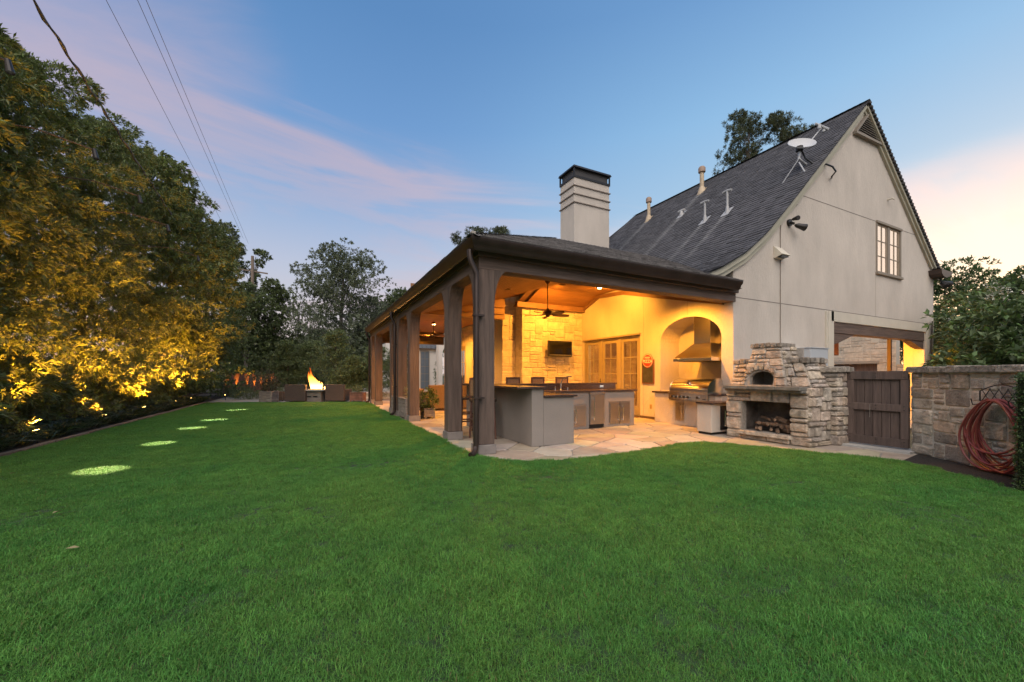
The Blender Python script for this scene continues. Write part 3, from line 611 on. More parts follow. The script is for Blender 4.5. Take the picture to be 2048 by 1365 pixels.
# passage trim, timber lintel, piers
part('lintel_trim', (13.02, GY - .03, 2.79), (19.36, GY - .002, 3.07), STUCCO_T); part('jamb_trim', (12.86, GY - .03, 0), (13.155, GY - .002, 3.07), STUCCO_T); part('jamb_trim', (12.74, GY - .045, 0), (12.80, GY - .002, 3.05), STUCCO_T)
part('pier_trim', (19.36, GY - .03, 0), (19.60, GY - .002, 3.07), STUCCO_T)
part('passage_beam', (13.165, GY - .0, 2.47), (19.295, GY + .27, 2.775), WOODH, .01)
mb = MB(); mb.prism([(13.17, GY + .02, 2.46), (13.17, GY + .02, 2.12), (13.6, GY + .02, 2.22), (14.4, GY + .02, 2.46)], (0, .22, 0)); mb.prism([(19.29, GY + .02, 2.46), (19.29, GY + .02, 2.20), (18.9, GY + .02, 2.26), (18.2, GY + .02, 2.46)], (0, .22, 0)); mb.build('passage_bracket', WOODH, house)
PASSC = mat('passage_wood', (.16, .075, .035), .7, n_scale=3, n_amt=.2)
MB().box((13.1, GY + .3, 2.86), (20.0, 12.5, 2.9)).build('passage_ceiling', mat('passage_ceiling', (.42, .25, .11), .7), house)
mb = MB(); pts = [(13.17, 2.84), (19.9, 2.84), (19.9, 2.1), (19.4, 2.18), (18.0, 2.30), (16.5, 2.34), (15.0, 2.28), (13.8, 2.08), (13.17, 1.85)]
mb.prism([(x, 8.7, z) for x, z in pts], (0, .25, 0)).build('passage_arch_beam', PASSC, house)
part('passage_wall', (13.0, GY + .3, 0), (13.15, 12.5, 2.86), STUCCO)
part('passage_pier', (19.30, GY + .282, 0), (20.08, 6.44, 2.86), STUCCO)
part('passage_post', (19.95, 7.03, 0), (20.06, 7.14, 2.86), WOOD)
sheet('bounce_slab', [(9.1, 4.2), (40, 4.2), (40, 16), (9.1, 16)], -.02, CONC)  # pale slab added to bounce the lamp light up onto the passage ceiling
spot(16.6, 7.4, 2.8, 1600, 2.9, .5, (17.4, 7.0, 0))
l = thing('passage_light', 'recessed lamp in the ceiling of the drive-through passage', 'ceiling light', (16.6, 7.4, 2.85)); MB().lathe((16.6, 7.4, 2.84), [(.001, 0), (.07, 0), (.07, .015), (.001, .015)], 16).build('bulb', GLOW, l)
# gable louvre vent
gv = MB().prism([(14.30, GY - .05, 8.44), (16.02, GY - .05, 8.50), (15.08, GY - .05, 9.20)], (0, .05, 0)).build('gable_vent', mat('vent_dark', (.02, .018, .017), .9), house)
VT = mat('vent_taupe', (.22, .19, .155), .7)
for k in range(9):
    z = 8.50 + k * .068; f = (z - 8.44) / .76; xa = 14.30 + .78 * f + .05; xb = 16.02 - .94 * max(0, (z - 8.5) / .70) - .05
    if xb - xa > .06: MB().hexa([(xa, GY - .10, z - .014), (xb, GY - .10, z - .014), (xb, GY - .055, z + .02), (xa, GY - .055, z + .02), (xa, GY - .10, z - .004), (xb, GY - .10, z - .004), (xb, GY - .055, z + .03), (xa, GY - .055, z + .03)]).build('louvre', VT, gv)
def strip(nm, a, b, w, d0, d1, m, par):
    a, b = Vector((a[0], 0, a[1])), Vector((b[0], 0, b[1])); t = (b - a).normalized(); n = Vector((-t.z, 0, t.x)) * w / 2
    return MB().hexa([tuple(v + Vector((0, y, 0))) for v, y in ((a - n, d0), (b - n, d0), (b - n, d1), (a - n, d1), (a + n, d0), (b + n, d0), (b + n, d1), (a + n, d1))]).build(nm, m, par)
strip('frame', (14.26, 8.42), (16.06, 8.48), .07, GY - .11, GY - .0, VT, gv)
strip('frame', (14.28, 8.44), (15.08, 9.22), .05, GY - .108, GY - .0, VT, gv); strip('frame', (16.04, 8.50), (15.08, 9.22), .05, GY - .106, GY, VT, gv)
# rake boards following the flared roof line
def rake_board(pts, w0, w1, y0, y1, m, nm):
    n = len(pts); up = []; lo = []
    for i, (x, z) in enumerate(pts):
        a = pts[max(0, i - 1)]; b = pts[min(n - 1, i + 1)]; t = Vector((b[0] - a[0], b[1] - a[1])).normalized(); nn = Vector((t.y, -t.x)) 
        if nn.y > 0: nn = -nn
        up.append((x + nn.x * w0, z + nn.y * w0)); lo.append((x + nn.x * w1, z + nn.y * w1))
    poly = [Vector((x, y0, z)) for x, z in up] + [Vector((x, y0, z)) for x, z in reversed(lo)]
    return MB().prism(poly, (0, y1 - y0, 0)).build(nm, m, house)
RT = mat('rake_trim', (.38, .36, .28), .8, n_scale=3, n_amt=.1)
rake_board(RAKE, .03, .14, 5.76, 5.888, RT, 'rake_board'); rake_board(RAKE[:-1] + [(14.62, 9.27)], .14, .25, 5.82, 5.887, RT, 'rake_board')
RAKERs = [(14.83 + 5.12 * k / 6, 9.47 - 4.31 * k / 6) for k in range(7)]
rake_board(RAKERs, .03, .12, 5.76, 5.888, RT, 'rake_board'); rake_board(RAKERs[:-1] + [(19.9, 5.2)], .12, .2, 5.82, 5.886, RT, 'rake_board')
# right eave return with gutter end
g = MB().prism([(19.62, 5.55, 4.99), (20.62, 5.55, 4.97), (20.5, 5.55, 4.86), (20.3, 5.55, 4.78), (20.05, 5.55, 4.72), (19.80, 5.55, 4.75), (19.66, 5.55, 4.84)], (0, .35, 0)).box((20.1, 5.9, 4.78), (20.6, 15, 4.97)).build('eave_gutter', GUTTER, house)
# roof deck: profile extruded, hipped at the far end
YF = 15.3; YN = 5.70
prof = RAKE; vs = []; 
L = [0]
for i in range(1, len(prof)): L.append(L[-1] + math.hypot(prof[i][0] - prof[i - 1][0], prof[i][1] - prof[i - 1][1]))
def rp(s):
    for i in range(1, len(L)):
        if s <= L[i] or i == len(L) - 1:
            f = (s - L[i - 1]) / (L[i] - L[i - 1]); return (prof[i - 1][0] + (prof[i][0] - prof[i - 1][0]) * f, prof[i - 1][1] + (prof[i][1] - prof[i - 1][1]) * f)
def yend(x, z): return YF + .05 + (9.47 - z) * .30
def ycut(x, z):     # where the slope disappears under the pavilion roof
    return yend(x, z) if z > RZ or x > XH else max(YN + .02, min(yend(x, z), Y0 + (z - EZ) / PITCH + .12))
prof2 = [rp(L[-1] * k / 60) for k in range(61)]
for (x, z) in prof2: vs += [(x, YN, z - .012), (x, ycut(x, z), z - .012)]
n = len(prof2); mb = MB().add(vs, [(2 * i, 2 * i + 1, 2 * i + 3, 2 * i + 2) for i in range(n - 1)])
mb.add([(14.83, YN, 9.458), (14.83, YF, 9.458), (20.2, YF + 2, 4.95), (20.2, YN, 4.95)], [(0, 1, 2, 3)])
mb.add([(14.83, YF, 9.458), (8.2, YF + 2.0, 3.7), (20.2, YF + 2, 4.95)], [(0, 1, 2)]); mb.build('roof', SHING, house)
def streaks(m, spots):
    nt = m.node_tree; b = nt.nodes['Principled BSDF']; src = b.inputs['Base Color'].links[0].from_socket; geo = nd(nt, 'ShaderNodeNewGeometry'); sp = nd(nt, 'ShaderNodeSeparateXYZ'); lk(nt, geo.outputs['Position'], sp.inputs[0]); nz = nd(nt, 'ShaderNodeTexNoise'); nz.inputs['Scale'].default_value = 3; lk(nt, geo.outputs['Position'], nz.inputs[0]); tot = None
    for (y, x, w) in spots:
        a = mth(nt, 'SUBTRACT', 1.0, mth(nt, 'DIVIDE', mth(nt, 'ABSOLUTE', mth(nt, 'SUBTRACT', sp.outputs[1], y)), w), clamp=True); c = mth(nt, 'LESS_THAN', sp.outputs[0], x); f = mth(nt, 'SUBTRACT', 1.0, mth(nt, 'DIVIDE', mth(nt, 'SUBTRACT', x, sp.outputs[0]), 3.2), clamp=True)
        v = mth(nt, 'MULTIPLY', mth(nt, 'MULTIPLY', a, c), f); tot = v if tot is None else mth(nt, 'MAXIMUM', tot, v)
    lk(nt, mixc(nt, mth(nt, 'MULTIPLY', mth(nt, 'MULTIPLY', tot, nz.outputs[0]), 1.1, clamp=True), src, (.26, .26, .255)), b.inputs['Base Color'])
streaks(SHING, [(13.2, 13.6, .22), (10.7, 13.9, .25), (10.6, 12.6, .2), (8.75, 11.5, .16), (7.95, 11.5, .16)])
rows = []; s = 0; ex = .15; r = random.Random(9)
while s < L[-1] - .05:
    x, z = rp(s); x2, z2 = rp(min(L[-1], s + ex)); t = Vector((x2 - x, 0, z2 - z)).normalized(); nn = Vector((-t.z, 0, t.x))
    if x > 7.6: rows.append((Vector((x, ycut(x, z), z)), Vector((x, YN, z)), Vector((x2, ycut(x, z), z2)), Vector((x2, YN, z2)), nn))
    s += ex
mb = MB(); tabs(mb, rows, .17, .016, r); sh = mb.build('shingles', SHING, house, kind='stuff')
mb = MB(); capline(mb, (14.83, YN, 9.48), (14.83, YF, 9.48), .14); mb.build('ridge_caps', SHING, house, kind='stuff')
# right slope edge courses give the stepped silhouette
mb = MB()
for k in range(48):
    f = k / 48; x = 14.83 + 5.2 * f; z = 9.47 - 4.38 * f; mb.box((x, YN, z - .07), (x + .108, YN + .5, z - .015))
mb.build('verge_shingles', SHING, house, kind='stuff')
# body of the house behind (never a gap seen through the roof)
MB().box((9.62, 12.9, 0), (19.9, 15.2, 4.9)).build('rear_wall', STUCCO, house)
# ---- french doors on the yellow wall
fd = thing('french_door_set', 'three tan glazed french door leaves in the lamplit yellow wall beside the stone wall', 'doors', (8.75, 10.2, 0))
for (a, b) in ((8.90, 9.68), (9.80, 10.58), (10.70, 11.48)): french_leaf(fd, a, b, 8.80)
for (a, b) in ((8.82, 8.895), (9.685, 9.795), (10.585, 10.695), (11.485, 11.55)): B('door_frame', (8.77, a, .03), (8.90, b, 2.47), DOORP, fd, bevel=.004)
B('door_frame', (8.768, 8.82, 2.425), (8.9, 11.55, 2.478), DOORP, fd); B('door_head_trim', (8.70, 8.80, 2.48), (8.748, 11.56, 2.53), DOORP, fd, bevel=.005)
B('threshold', (8.62, 8.82, 0), (8.9, 11.55, .03), mat('dark_base', (.10, .06, .04), .7), fd)
MB().box((8.765, 10.66, .95), (8.80, 10.69, 1.15)).tube([(8.77, 10.67, 1.05), (8.73, 10.67, 1.05), (8.73, 10.60, 1.05)], .01, 6).build('door_handle', DARK, fd)
# room behind the doors
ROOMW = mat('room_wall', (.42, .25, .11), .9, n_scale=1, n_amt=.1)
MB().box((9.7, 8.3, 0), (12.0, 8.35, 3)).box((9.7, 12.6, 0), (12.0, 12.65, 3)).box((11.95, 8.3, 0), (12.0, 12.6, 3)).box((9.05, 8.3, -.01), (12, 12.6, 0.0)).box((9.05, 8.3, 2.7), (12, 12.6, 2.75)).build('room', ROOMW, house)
cb = thing('wall_cabinet', 'wooden cabinet with a dark screen seen dimly through the middle french door', 'cabinet', (11.6, 10, 0))
B('carcass', (11.5, 9.2, 0), (11.94, 11.4, .9), mat('cabinet_wood', (.28, .13, .05), .5), cb); B('screen', (11.7, 9.9, 1.15), (11.75, 10.7, 1.65), SCREEN, cb); B('picture', (11.9, 11.0, 1.2), (11.94, 11.5, 1.9), BLACK, cb)
lt = bpy.data.lights.new('room_light', 'POINT'); lt.energy = 170; lt.color = (1, .58, .2); lt.shadow_soft_size = .15; lo = bpy.data.objects.new('room_light', lt); COL.objects.link(lo); lo.location = (10.6, 10.4, 2.3)
pl = thing('pendant_lamp', 'small lit pendant lamp in the room behind the french doors', 'lamp', (10.6, 10.4, 2.4)); MB().lathe((10.6, 10.4, 2.38), [(.02, 0), (.12, .0), (.05, .2), (.01, .3)], 14).build('lamp_shade', M_emit('shade_glow', (1, .65, .3), 4), pl)
# ---- chimney
ch = thing('chimney', 'tall cream stucco chimney with three ledges and dark metal cap rising behind the pavilion roof', 'chimney', (9.8, 13, 4.5))
MB().box((9.0, 12.5, 4.0), (10.72, 13.45, 8.98)).build('stack', STUCCO, ch, bevel=.01)
for z in (7.93, 8.25, 8.58): B('ledge', (8.955, 12.455, z), (10.765, 13.495, z + .032), mat('ledge_taupe', (.24, .20, .17), .8), ch, bevel=.004)
B('cap_band', (8.97, 12.47, 8.90), (10.75, 13.48, 8.985), DARK, ch)
B('spark_screen', (9.05, 12.55, 8.985), (10.67, 13.40, 9.28), mat('spark_mesh', (.05, .045, .042), .6), ch)
for x, y in ((8.97, 12.47), (10.70, 12.47), (8.97, 13.43), (10.70, 13.43)): B('cap_post', (x, y, 8.985), (x + .05, y + .05, 9.28), DARK, ch)
MB().hexa([(8.93, 12.43, 9.28), (10.79, 12.43, 9.28), (10.79, 13.52, 9.28), (8.93, 13.52, 9.28), (8.96, 12.46, 9.36), (10.76, 12.46, 9.36), (10.76, 13.49, 9.36), (8.96, 13.49, 9.36)]).build('cap_lid', DARK, ch)
# ---- vents on the roof
def slope_pt(x, y): 
    for i in range(1, len(RAKE)):
        if x <= RAKE[i][0]: f = (x - RAKE[i - 1][0]) / (RAKE[i][0] - RAKE[i - 1][0]); return Vector((x, y, RAKE[i - 1][1] + (RAKE[i][1] - RAKE[i - 1][1]) * f))
    return Vector((x, y, 9.47))
def flue(x, y, h, r, lab, tan=True):
    p = slope_pt(x, y); t = thing('roof_vent', lab, 'roof vent', p, 'vent pipes on the dark roof'); m = FLUE if tan else PVC
    MB().add([p + Vector((-.17, -.13, -.13)), p + Vector((-.17, .13, -.13)), p + Vector((.14, .13, .175)), p + Vector((.14, -.13, .175))], [(0, 1, 2, 3)]).build('flashing', m, t)
    MB().lathe((p.x, p.y, p.z - .1), [(r * 2.6, -.1), (r * 1.5, .22), (r * 1.05, .30)], 12).build('boot', m, t, smooth=True)
    MB().cyl((p.x, p.y), r, p.z, p.z + h, 12).build('pipe', m, t, smooth=True)
    if tan: MB().lathe((p.x, p.y, p.z + h), [(r * .9, -.02), (r * 1.7, 0), (r * 1.7, .16), (r * 1.2, .22), (.01, .23)], 12).build('cap', mat('flue_cap', (.26, .18, .13), .6), t, smooth=True)
    else: MB().tube([(p.x - .01, p.y + .14, p.z + h), (p.x, p.y, p.z + h + .02), (p.x, p.y - .14, p.z + h)], r * 1.1, 8).build('tee', m, t, smooth=True)
flue(13.62, 13.2, .78, .075, 'tan metal flue furthest along the roof ridge, near the chimney'); flue(13.93, 10.7, .78, .08, 'tan metal flue in the middle of the dark roof just below the ridge')
flue(11.54, 8.75, .62, .036, 'shorter left one of the two white pipes low on the dark roof', False); flue(11.52, 7.95, .66, .036, 'white vent pipe low on the roof nearest the gable, right of its twin', False)
flue(12.66, 10.6, .16, .05, 'very short stub vent left of the two white pipes on the roof', False)
# ============================================================ outdoor kitchen
isl = thing('kitchen_island', 'grey stucco u-shaped outdoor kitchen island with dark stone counters and steel doors', 'kitchen island', (5, 7, 0))
def hb(nm, a, b, m=STUCCO_I, bev=.012): return B(nm, a, b, m, isl, bevel=bev)
hb('raised_wall', (3.46, 6.07, 0), (3.70, 9.4, 1.03)); hb('side_cabinet', (3.702, 6.075, 0), (4.37, 8.2, .872))
hb('back_cabinet', (4.372, 7.56, .0), (7.30, 8.25, .872)); hb('back_raised_wall', (3.702, 8.252, 0), (7.24, 8.48, 1.03))
hb('raised_counter', (3.14, 6.01, 1.032), (3.72, 9.5, 1.07), COUNTER, .008); hb('side_counter', (3.70, 6.03, .874), (4.42, 7.51, .91), COUNTER, .008)
hb('back_counter', (3.70, 7.512, .874), (7.36, 8.20, .912), COUNTER, .008); hb('raised_counter', (3.721, 8.22, 1.032), (7.32, 8.60, 1.07), COUNTER, .008)
hb('backsplash', (3.72, 8.205, .914), (7.25, 8.25, 1.03), COUNTER, .002); hb('backsplash', (3.702, 6.08, .912), (3.715, 8.2, 1.03), COUNTER, .002)
def steel_door(x0, x1, z0, z1, y, hx, nm='door', m=STEELD, par=None, ax='x', hz=(.12, .85), hr=.011):
    par = par or isl
    f = B(nm + '_frame', (x0 - .025, y - .006, z0 - .025), (x1 + .025, y, z1 + .025), m, par, bevel=.002)
    d = B(nm, (x0, y - .022, z0), (x1, y - .007, z1), m, par, bevel=.004)
    h = z1 - z0
    MB().tube([(hx, y - .06, z0 + h * hz[0]), (hx, y - .06, z0 + h * hz[1])], hr, 8).tube([(hx, y - .06, z0 + h * (hz[0] + .04)), (hx, y - .02, z0 + h * (hz[0] + .04))], .007, 6).tube([(hx, y - .06, z0 + h * (hz[1] - .04)), (hx, y - .02, z0 + h * (hz[1] - .04))], .007, 6).build('handle', CHROME, d, smooth=True)
steel_door(5.36, 5.76, .09, .56, 7.56, 5.45)
steel_door(4.60, 5.00, .09, .56, 7.56, 4.9)
steel_door(6.50, 6.80, .09, .60, 7.56, 6.74); steel_door(6.815, 7.12, .09, .60, 7.56, 6.88)
fr = thing('undercounter_fridge', 'narrow stainless undercounter fridge built into the grey island between the steel doors', 'fridge', (6.08, 7.5, 0))
B('body', (5.87, 7.50, .10), (6.29, 7.558, .83), STEELD, fr, bevel=.008); B('top_strip', (5.86, 7.49, .832), (6.30, 7.558, .868), STEEL, fr, bevel=.004)
B('grille', (5.87, 7.53, .015), (6.29, 7.558, .095), DARK, fr)
for k in range(7): B('grille_slat', (5.90 + k * .055, 7.522, .02), (5.92 + k * .055, 7.531, .09), BLACK, fr)
MB().tube([(5.94, 7.45, .2), (5.94, 7.45, .76)], .011, 8).tube([(5.94, 7.45, .25), (5.94, 7.50, .25)], .008, 6).tube([(5.94, 7.45, .71), (5.94, 7.50, .71)], .008, 6).build('handle', CHROME, fr, smooth=True)
fc = thing('faucet', 'chrome arched faucet at the sink on the island counter', 'faucet', (5.43, 8.1, .912))
MB().lathe((5.43, 8.1, .912), [(.028, 0), (.028, .01), (.018, .02), (.016, .16), (.001, .17)], 12).tube([(5.43, 8.1, 1.05), (5.45, 8.09, 1.14), (5.52, 8.05, 1.21), (5.60, 8.00, 1.24), (5.66, 7.97, 1.23)], [.014, .014, .013, .013, .016], 8).tube([(5.44, 8.09, 1.0), (5.58, 8.05, .995)], .009, 6).build('spout', CHROME, fc, smooth=True)
finish(MB().lathe((5.27, 8.10, .912), [(.02, 0), (.02, .05), (.012, .06), (.012, .085), (.001, .09)], 10).build('soap_pump', CHROME, smooth=True, loc=(5.27, 8.10, .912)), 'small chrome soap pump left of the faucet', 'soap pump')
finish(MB().lathe((5.62, 8.08, .912), [(.02, 0), (.02, .06), (.008, .07), (.001, .075)], 10).build('side_sprayer', CHROME, smooth=True, loc=(5.62, 8.08, .912)), 'small chrome sprayer right of the faucet', 'sprayer')
B('outlet', (6.72, 8.196, .945), (6.84, 8.204, 1.005), CHROME, isl, bevel=.002)
# bar stools at the raised counter
def stool():
    t = thing('bar_stool', 'dark wooden bar stool with woven tan backrest at the island, mostly behind the corner post', 'bar stool', (3.12, 7.05, 0), 'bar stools along the raised counter'); x, y = 3.12, 7.05
    WD = mat('stool_wood', (.10, .045, .03), .5, n_scale=4, n_amt=.2)
    for sx in (-1, 1):
        for sy in (-1, 1): MB().tube([(x + sx * .2, y + sy * .2, 0), (x + sx * .17, y + sy * .17, .74)], [.018, .024], 8).build('leg', WD, t, smooth=True)
    for z in (.26, .42):
        MB().box((x - .19, y - .205, z), (x + .19, y - .18, z + .03)).box((x - .19, y + .18, z), (x + .19, y + .205, z + .03)).box((x - .205, y - .18, z - .05), (x - .18, y + .18, z - .02)).box((x + .18, y - .18, z - .05), (x + .205, y + .18, z - .02)).build('rung', WD, t)
    B('seat', (x - .22, y - .21, .74), (x + .22, y + .21, .80), mat('stool_seat', (.05, .03, .02), .6), t, bevel=.02)
    MB().box((x - .215, y - .2, .80), (x - .175, y - .165, 1.18)).box((x - .215, y + .165, .80), (x - .175, y + .2, 1.18)).box((x - .21, y - .2, 1.18), (x - .17, y + .2, 1.22)).build('back_frame', WD, t)
    B('backrest', (x - .205, y - .165, .86), (x - .185, y + .165, 1.18), mat('stool_weave', (.30, .18, .09), .8, n_scale=60, n_amt=.3), t, bevel=.005); return t
s0 = stool(); s0.location = (3.05, 7.35, 0)
for k, (y, l) in enumerate([(8.25, 'dark wooden bar stool second from the corner post at the raised counter')]):
    c = copy_tree(s0); c.location = (3.05, y, 0); c['label'] = l
for i, (x, y, l) in enumerate([(4.6, 8.85, 'leftmost bar stool behind the back counter, in front of the stone wall'), (5.35, 8.88, 'middle bar stool behind the back counter, below the television'), (6.1, 8.85, 'right bar stool behind the back counter, by the french doors')]):
    c = copy_tree(s0); c.location = (x, y, 0); c.rotation_euler = (0, 0, R(-90)); c['label'] = l
# ---------------- television
tv = thing('television', 'black flat television mounted on the lit stone wall', 'television', (7.6, 11.4, 2.16))
B('housing', (7.10, 11.32, 1.90), (8.06, 11.40, 2.44), BLACK, tv, bevel=.008); B('screen', (7.14, 11.314, 1.98), (8.02, 11.319, 2.405), SCREEN, tv); B('trim_strip', (7.14, 11.312, 1.945), (8.02, 11.319, 1.955), mat('tv_strip', (.25, .24, .23), .3), tv)
MB().box((7.45, 11.40, 2.0), (7.7, 11.66, 2.3)).build('wall_mount', DARK, tv)
# ---------------- ceiling fans
def fan(x, y, z, zc, rad, lab, rot=0):
    t = thing('ceiling_fan', lab, 'ceiling fan', (x, y, z), 'ceiling fans in the pavilion'); FB = mat('fan_bronze', (.06, .025, .015), .35, metal=.6); BL = mat('fan_blade', (.11, .038, .016), .5, n_scale=8, n_amt=.2)
    MB().cyl((x, y), .012, z + .1, zc - .03, 8).build('downrod', FB, t, smooth=True)
    MB().lathe((x, y, zc - .07), [(.02, -.02), (.07, .03), (.075, .07)], 16).build('canopy', FB, t, smooth=True)
    MB().lathe((x, y, z), [(.001, -.10), (.035, -.095), (.045, -.06), (.09, -.045), (.125, -.01), (.125, .03), (.09, .075), (.035, .10), (.02, .13)], 20).build('motor', FB, t, smooth=True)
    for k in range(5):
        a = rot + 2 * math.pi * k / 5; ca, sa = math.cos(a), math.sin(a); mb = MB(); vs = []; N = 12
        for i in range(N + 1):
            f = i / N; rr = .14 + (rad - .14) * f; w = .02 + .12 * math.sin(math.pi * min(1, f * 1.02)) ** .55 * (.75 + .35 * f); w = w if i < N else .012
            for sgn, dz in ((-1, .018), (1, -.018)):
                for th in (0, -.008): vs.append((x + ca * rr - sa * w * sgn * .75, y + sa * rr + ca * w * sgn * .75, z - .03 + dz + th))
        fs = []
        for i in range(N):
            a0 = i * 4; b0 = a0 + 4; fs += [(a0, b0, b0 + 2, a0 + 2), (a0 + 1, a0 + 3, b0 + 3, b0 + 1), (a0, a0 + 1, b0 + 1, b0), (a0 + 2, b0 + 2, b0 + 3, a0 + 3)]
        mb.add(vs, fs); mb.tube([(x + ca * .1, y + sa * .1, z - .03), (x + ca * .2, y + sa * .2, z - .03)], .012, 6); mb.build('blade', BL, t)
fan(5.30, 8.5, 2.83, cz(5.3, 8.5), .60, 'bronze ceiling fan with leaf shaped blades hanging before the stone wall', R(-8)); fan(4.15, 14.9, 2.82, 3.3, .62, 'ceiling fan in the far gallery seen between the columns', .5)
# ---------------- pizza sign and blackboard on the yellow wall
sg = thing('pizza_sign', 'round red sign reading fresh pizza above a small blackboard on the yellow wall', 'sign', (8.74, 8.48, 1.45))
def disc(x, y, z, r, t, n=28): return MB().tube([(x, y, z), (x - t, y, z)], r, n)
B('board_frame', (8.715, 8.26, 1.02), (8.742, 8.72, 1.72), mat('sign_frame', (.16, .06, .03), .5), sg, bevel=.005); B('blackboard', (8.71, 8.29, 1.05), (8.716, 8.69, 1.69), mat('blackboard', (.035, .033, .03), .7, n_scale=9, n_amt=.4), sg)
disc(8.712, 8.48, 1.69, .20, .012).build('disc', mat('sign_red', (.42, .035, .02), .5), sg); disc(8.70, 8.48, 1.69, .185, .003).build('ring', mat('sign_white', (.7, .62, .5), .5), sg); disc(8.697, 8.48, 1.69, .172, .003).build('face', MATS['sign_red'], sg)
def text(s, size, loc, rot, m, par, name='lettering', ext=.002):
    c = bpy.data.curves.new(name, 'FONT'); c.body = s; c.size = size; c.align_x = 'CENTER'; c.align_y = 'CENTER'; c.extrude = ext; c.offset = size * .012
    o = bpy.data.objects.new('tmp', c); COL.objects.link(o); bpy.context.view_layer.update(); me = bpy.data.meshes.new_from_object(o.evaluated_get(bpy.context.evaluated_depsgraph_get())); bpy.data.objects.remove(o)
    M = Matrix.Translation(Vector(loc) - ORG.get(par, Vector((0, 0, 0)))) @ Euler(rot).to_matrix().to_4x4(); me.transform(M); me.name = name; return link(me, name, m, par)
text('PIZZA', .135, (8.692, 8.48, 1.665), (R(90), 0, R(-90)), MATS['sign_white'], sg); text('FRESH', .075, (8.692, 8.48, 1.775), (R(90), 0, R(-90)), MATS['sign_white'], sg)
B('outlet_plate', (8.74, 8.36, .30), (8.749, 8.44, .42), mat('brass_plate', (.35, .24, .10), .5), house, bevel=.003)
# ---------------- range hood
hd = thing('range_hood', 'shiny stainless range hood with tall chimney under the arch', 'range hood', (9.0, 6.9, 1.7))
y0, y1 = 6.22, 7.32
MB().hexa([(8.42, y0, 1.62), (8.42, y1, 1.62), (9.45, y1, 1.62), (9.45, y0, 1.62), (8.42, y0, 1.70), (8.42, y1, 1.70), (9.45, y1, 1.70), (9.45, y0, 1.70)]).build('rim', STEEL, hd, bevel=.004)
MB().hexa([(8.425, y0 + .004, 1.702), (8.425, y1 - .004, 1.702), (9.45, y1 - .004, 1.702), (9.45, y0 + .004, 1.702), (8.80, 6.52, 2.07), (8.80, 7.03, 2.07), (9.45, 7.03, 2.07), (9.45, 6.52, 2.07)]).build('canopy', STEEL, hd, bevel=.004)
B('duct', (8.82, 6.54, 2.072), (9.45, 7.01, 2.9), STEEL, hd, bevel=.006); B('filter', (8.5, y0 + .08, 1.612), (9.35, y1 - .08, 1.619), DARK, hd)
B('backsplash_panel', (9.485, 6.25, .85), (9.498, 7.3, 1.62), STEELD, hd)
# ---------------- grill
gr = thing('gas_grill', 'large stainless built-in gas grill with closed domed lid and a row of knobs', 'grill', (8.5, 6.7, .8))
gy0, gy1, gx = 6.10, 7.22, 8.14
B('control_panel', (gx, gy0, .655), (gx + .3, gy1, .83), STEEL, gr, bevel=.008); B('firebox', (gx + .3, gy0 + .02, .70), (8.95, gy1 - .02, .86), STEELD, gr, bevel=.006)
B('drip_ledge', (gx - .03, gy0 - .02, .83), (8.97, gy1 + .02, .865), STEEL, gr, bevel=.006); B('bottom_trim', (gx - .01, gy0 + .01, .625), (gx + .25, gy1 - .01, .653), STEELD, gr)
mb = MB(); N = 14; pr = [(gx + .02, .866)] + [(gx + .02 + .40 * (1 - math.cos(math.pi / 2 * k / N)), .93 + .26 * math.sin(math.pi / 2 * k / N)) for k in range(N + 1)] + [(8.66, 1.17), (8.70, 1.05), (8.70, .866)]
mb.prism([(x, gy0 + .03, z) for x, z in pr], (0, gy1 - gy0 - .06, 0)).build('lid', STEEL, gr, smooth=True)
for yy in (gy0 + .012, gy1 - .03): MB().prism([(x + (.0 if x > gx + .1 else -.004), yy, z + .004) for x, z in pr], (0, .018, 0)).build('lid_end', STEEL, gr)
MB().tube([(gx - .05, gy0 + .1, .95), (gx - .05, gy1 - .1, .95)], .014, 10).tube([(gx - .05, gy0 + .16, .95), (gx + .03, gy0 + .16, .95)], .009, 6).tube([(gx - .05, gy1 - .16, .95), (gx + .03, gy1 - .16, .95)], .009, 6).build('lid_handle', CHROME, gr, smooth=True)
disc(8.2, 6.66, 1.08, .04, .03).build('thermometer', CHROME, gr)
for y in (6.36, 6.62, 6.74, 6.86, 6.98, 7.09):
    k = disc(gx - .002, y, .735, .030, .035, 14).build('knob', DARK, gr, smooth=True); disc(gx, y, .735, .038, .006, 14).build('bezel', CHROME, k)
finish(B('nameplate', (gx - .004, 6.16, .70), (gx, 6.24, .715), DARK, gr), 'small dark nameplate')
steel_done = B('access_door', (8.378, 6.95, .12), (8.398, 7.22, .56), STEELD, house, bevel=.004); MB().tube([(8.345, 7.0, .18), (8.345, 7.0, .5)], .010, 8).build('handle', CHROME, steel_done, smooth=True)
sb = thing('side_burner', 'small dark metal appliance standing right of the grill lid on the niche counter', 'appliance', (8.75, 6.0, .84)); B('body', (8.80, 5.98, .836), (9.0, 6.08, 1.08), DARK, sb, bevel=.01); B('top', (8.79, 5.97, 1.08), (9.01, 6.085, 1.10), STEEL, sb, bevel=.005)
# low cabinet in front of the wall end
lc = thing('low_cabinet', 'low cream stucco cabinet with dark counter and a steel door beside the stone oven', 'cabinet', (8.0, 5.7, 0))
B('body', (7.54, 5.56, .05), (8.30, 5.915, .65), STUCCO, lc, bevel=.01); B('plinth', (7.58, 5.60, 0), (8.3, 5.9, .05), DARK, lc); B('counter', (7.50, 5.50, .652), (8.34, 5.918, .69), COUNTER, lc, bevel=.006)
steel_door(7.84, 8.20, .12, .58, 5.558, 7.90, par=lc, m=DARK)
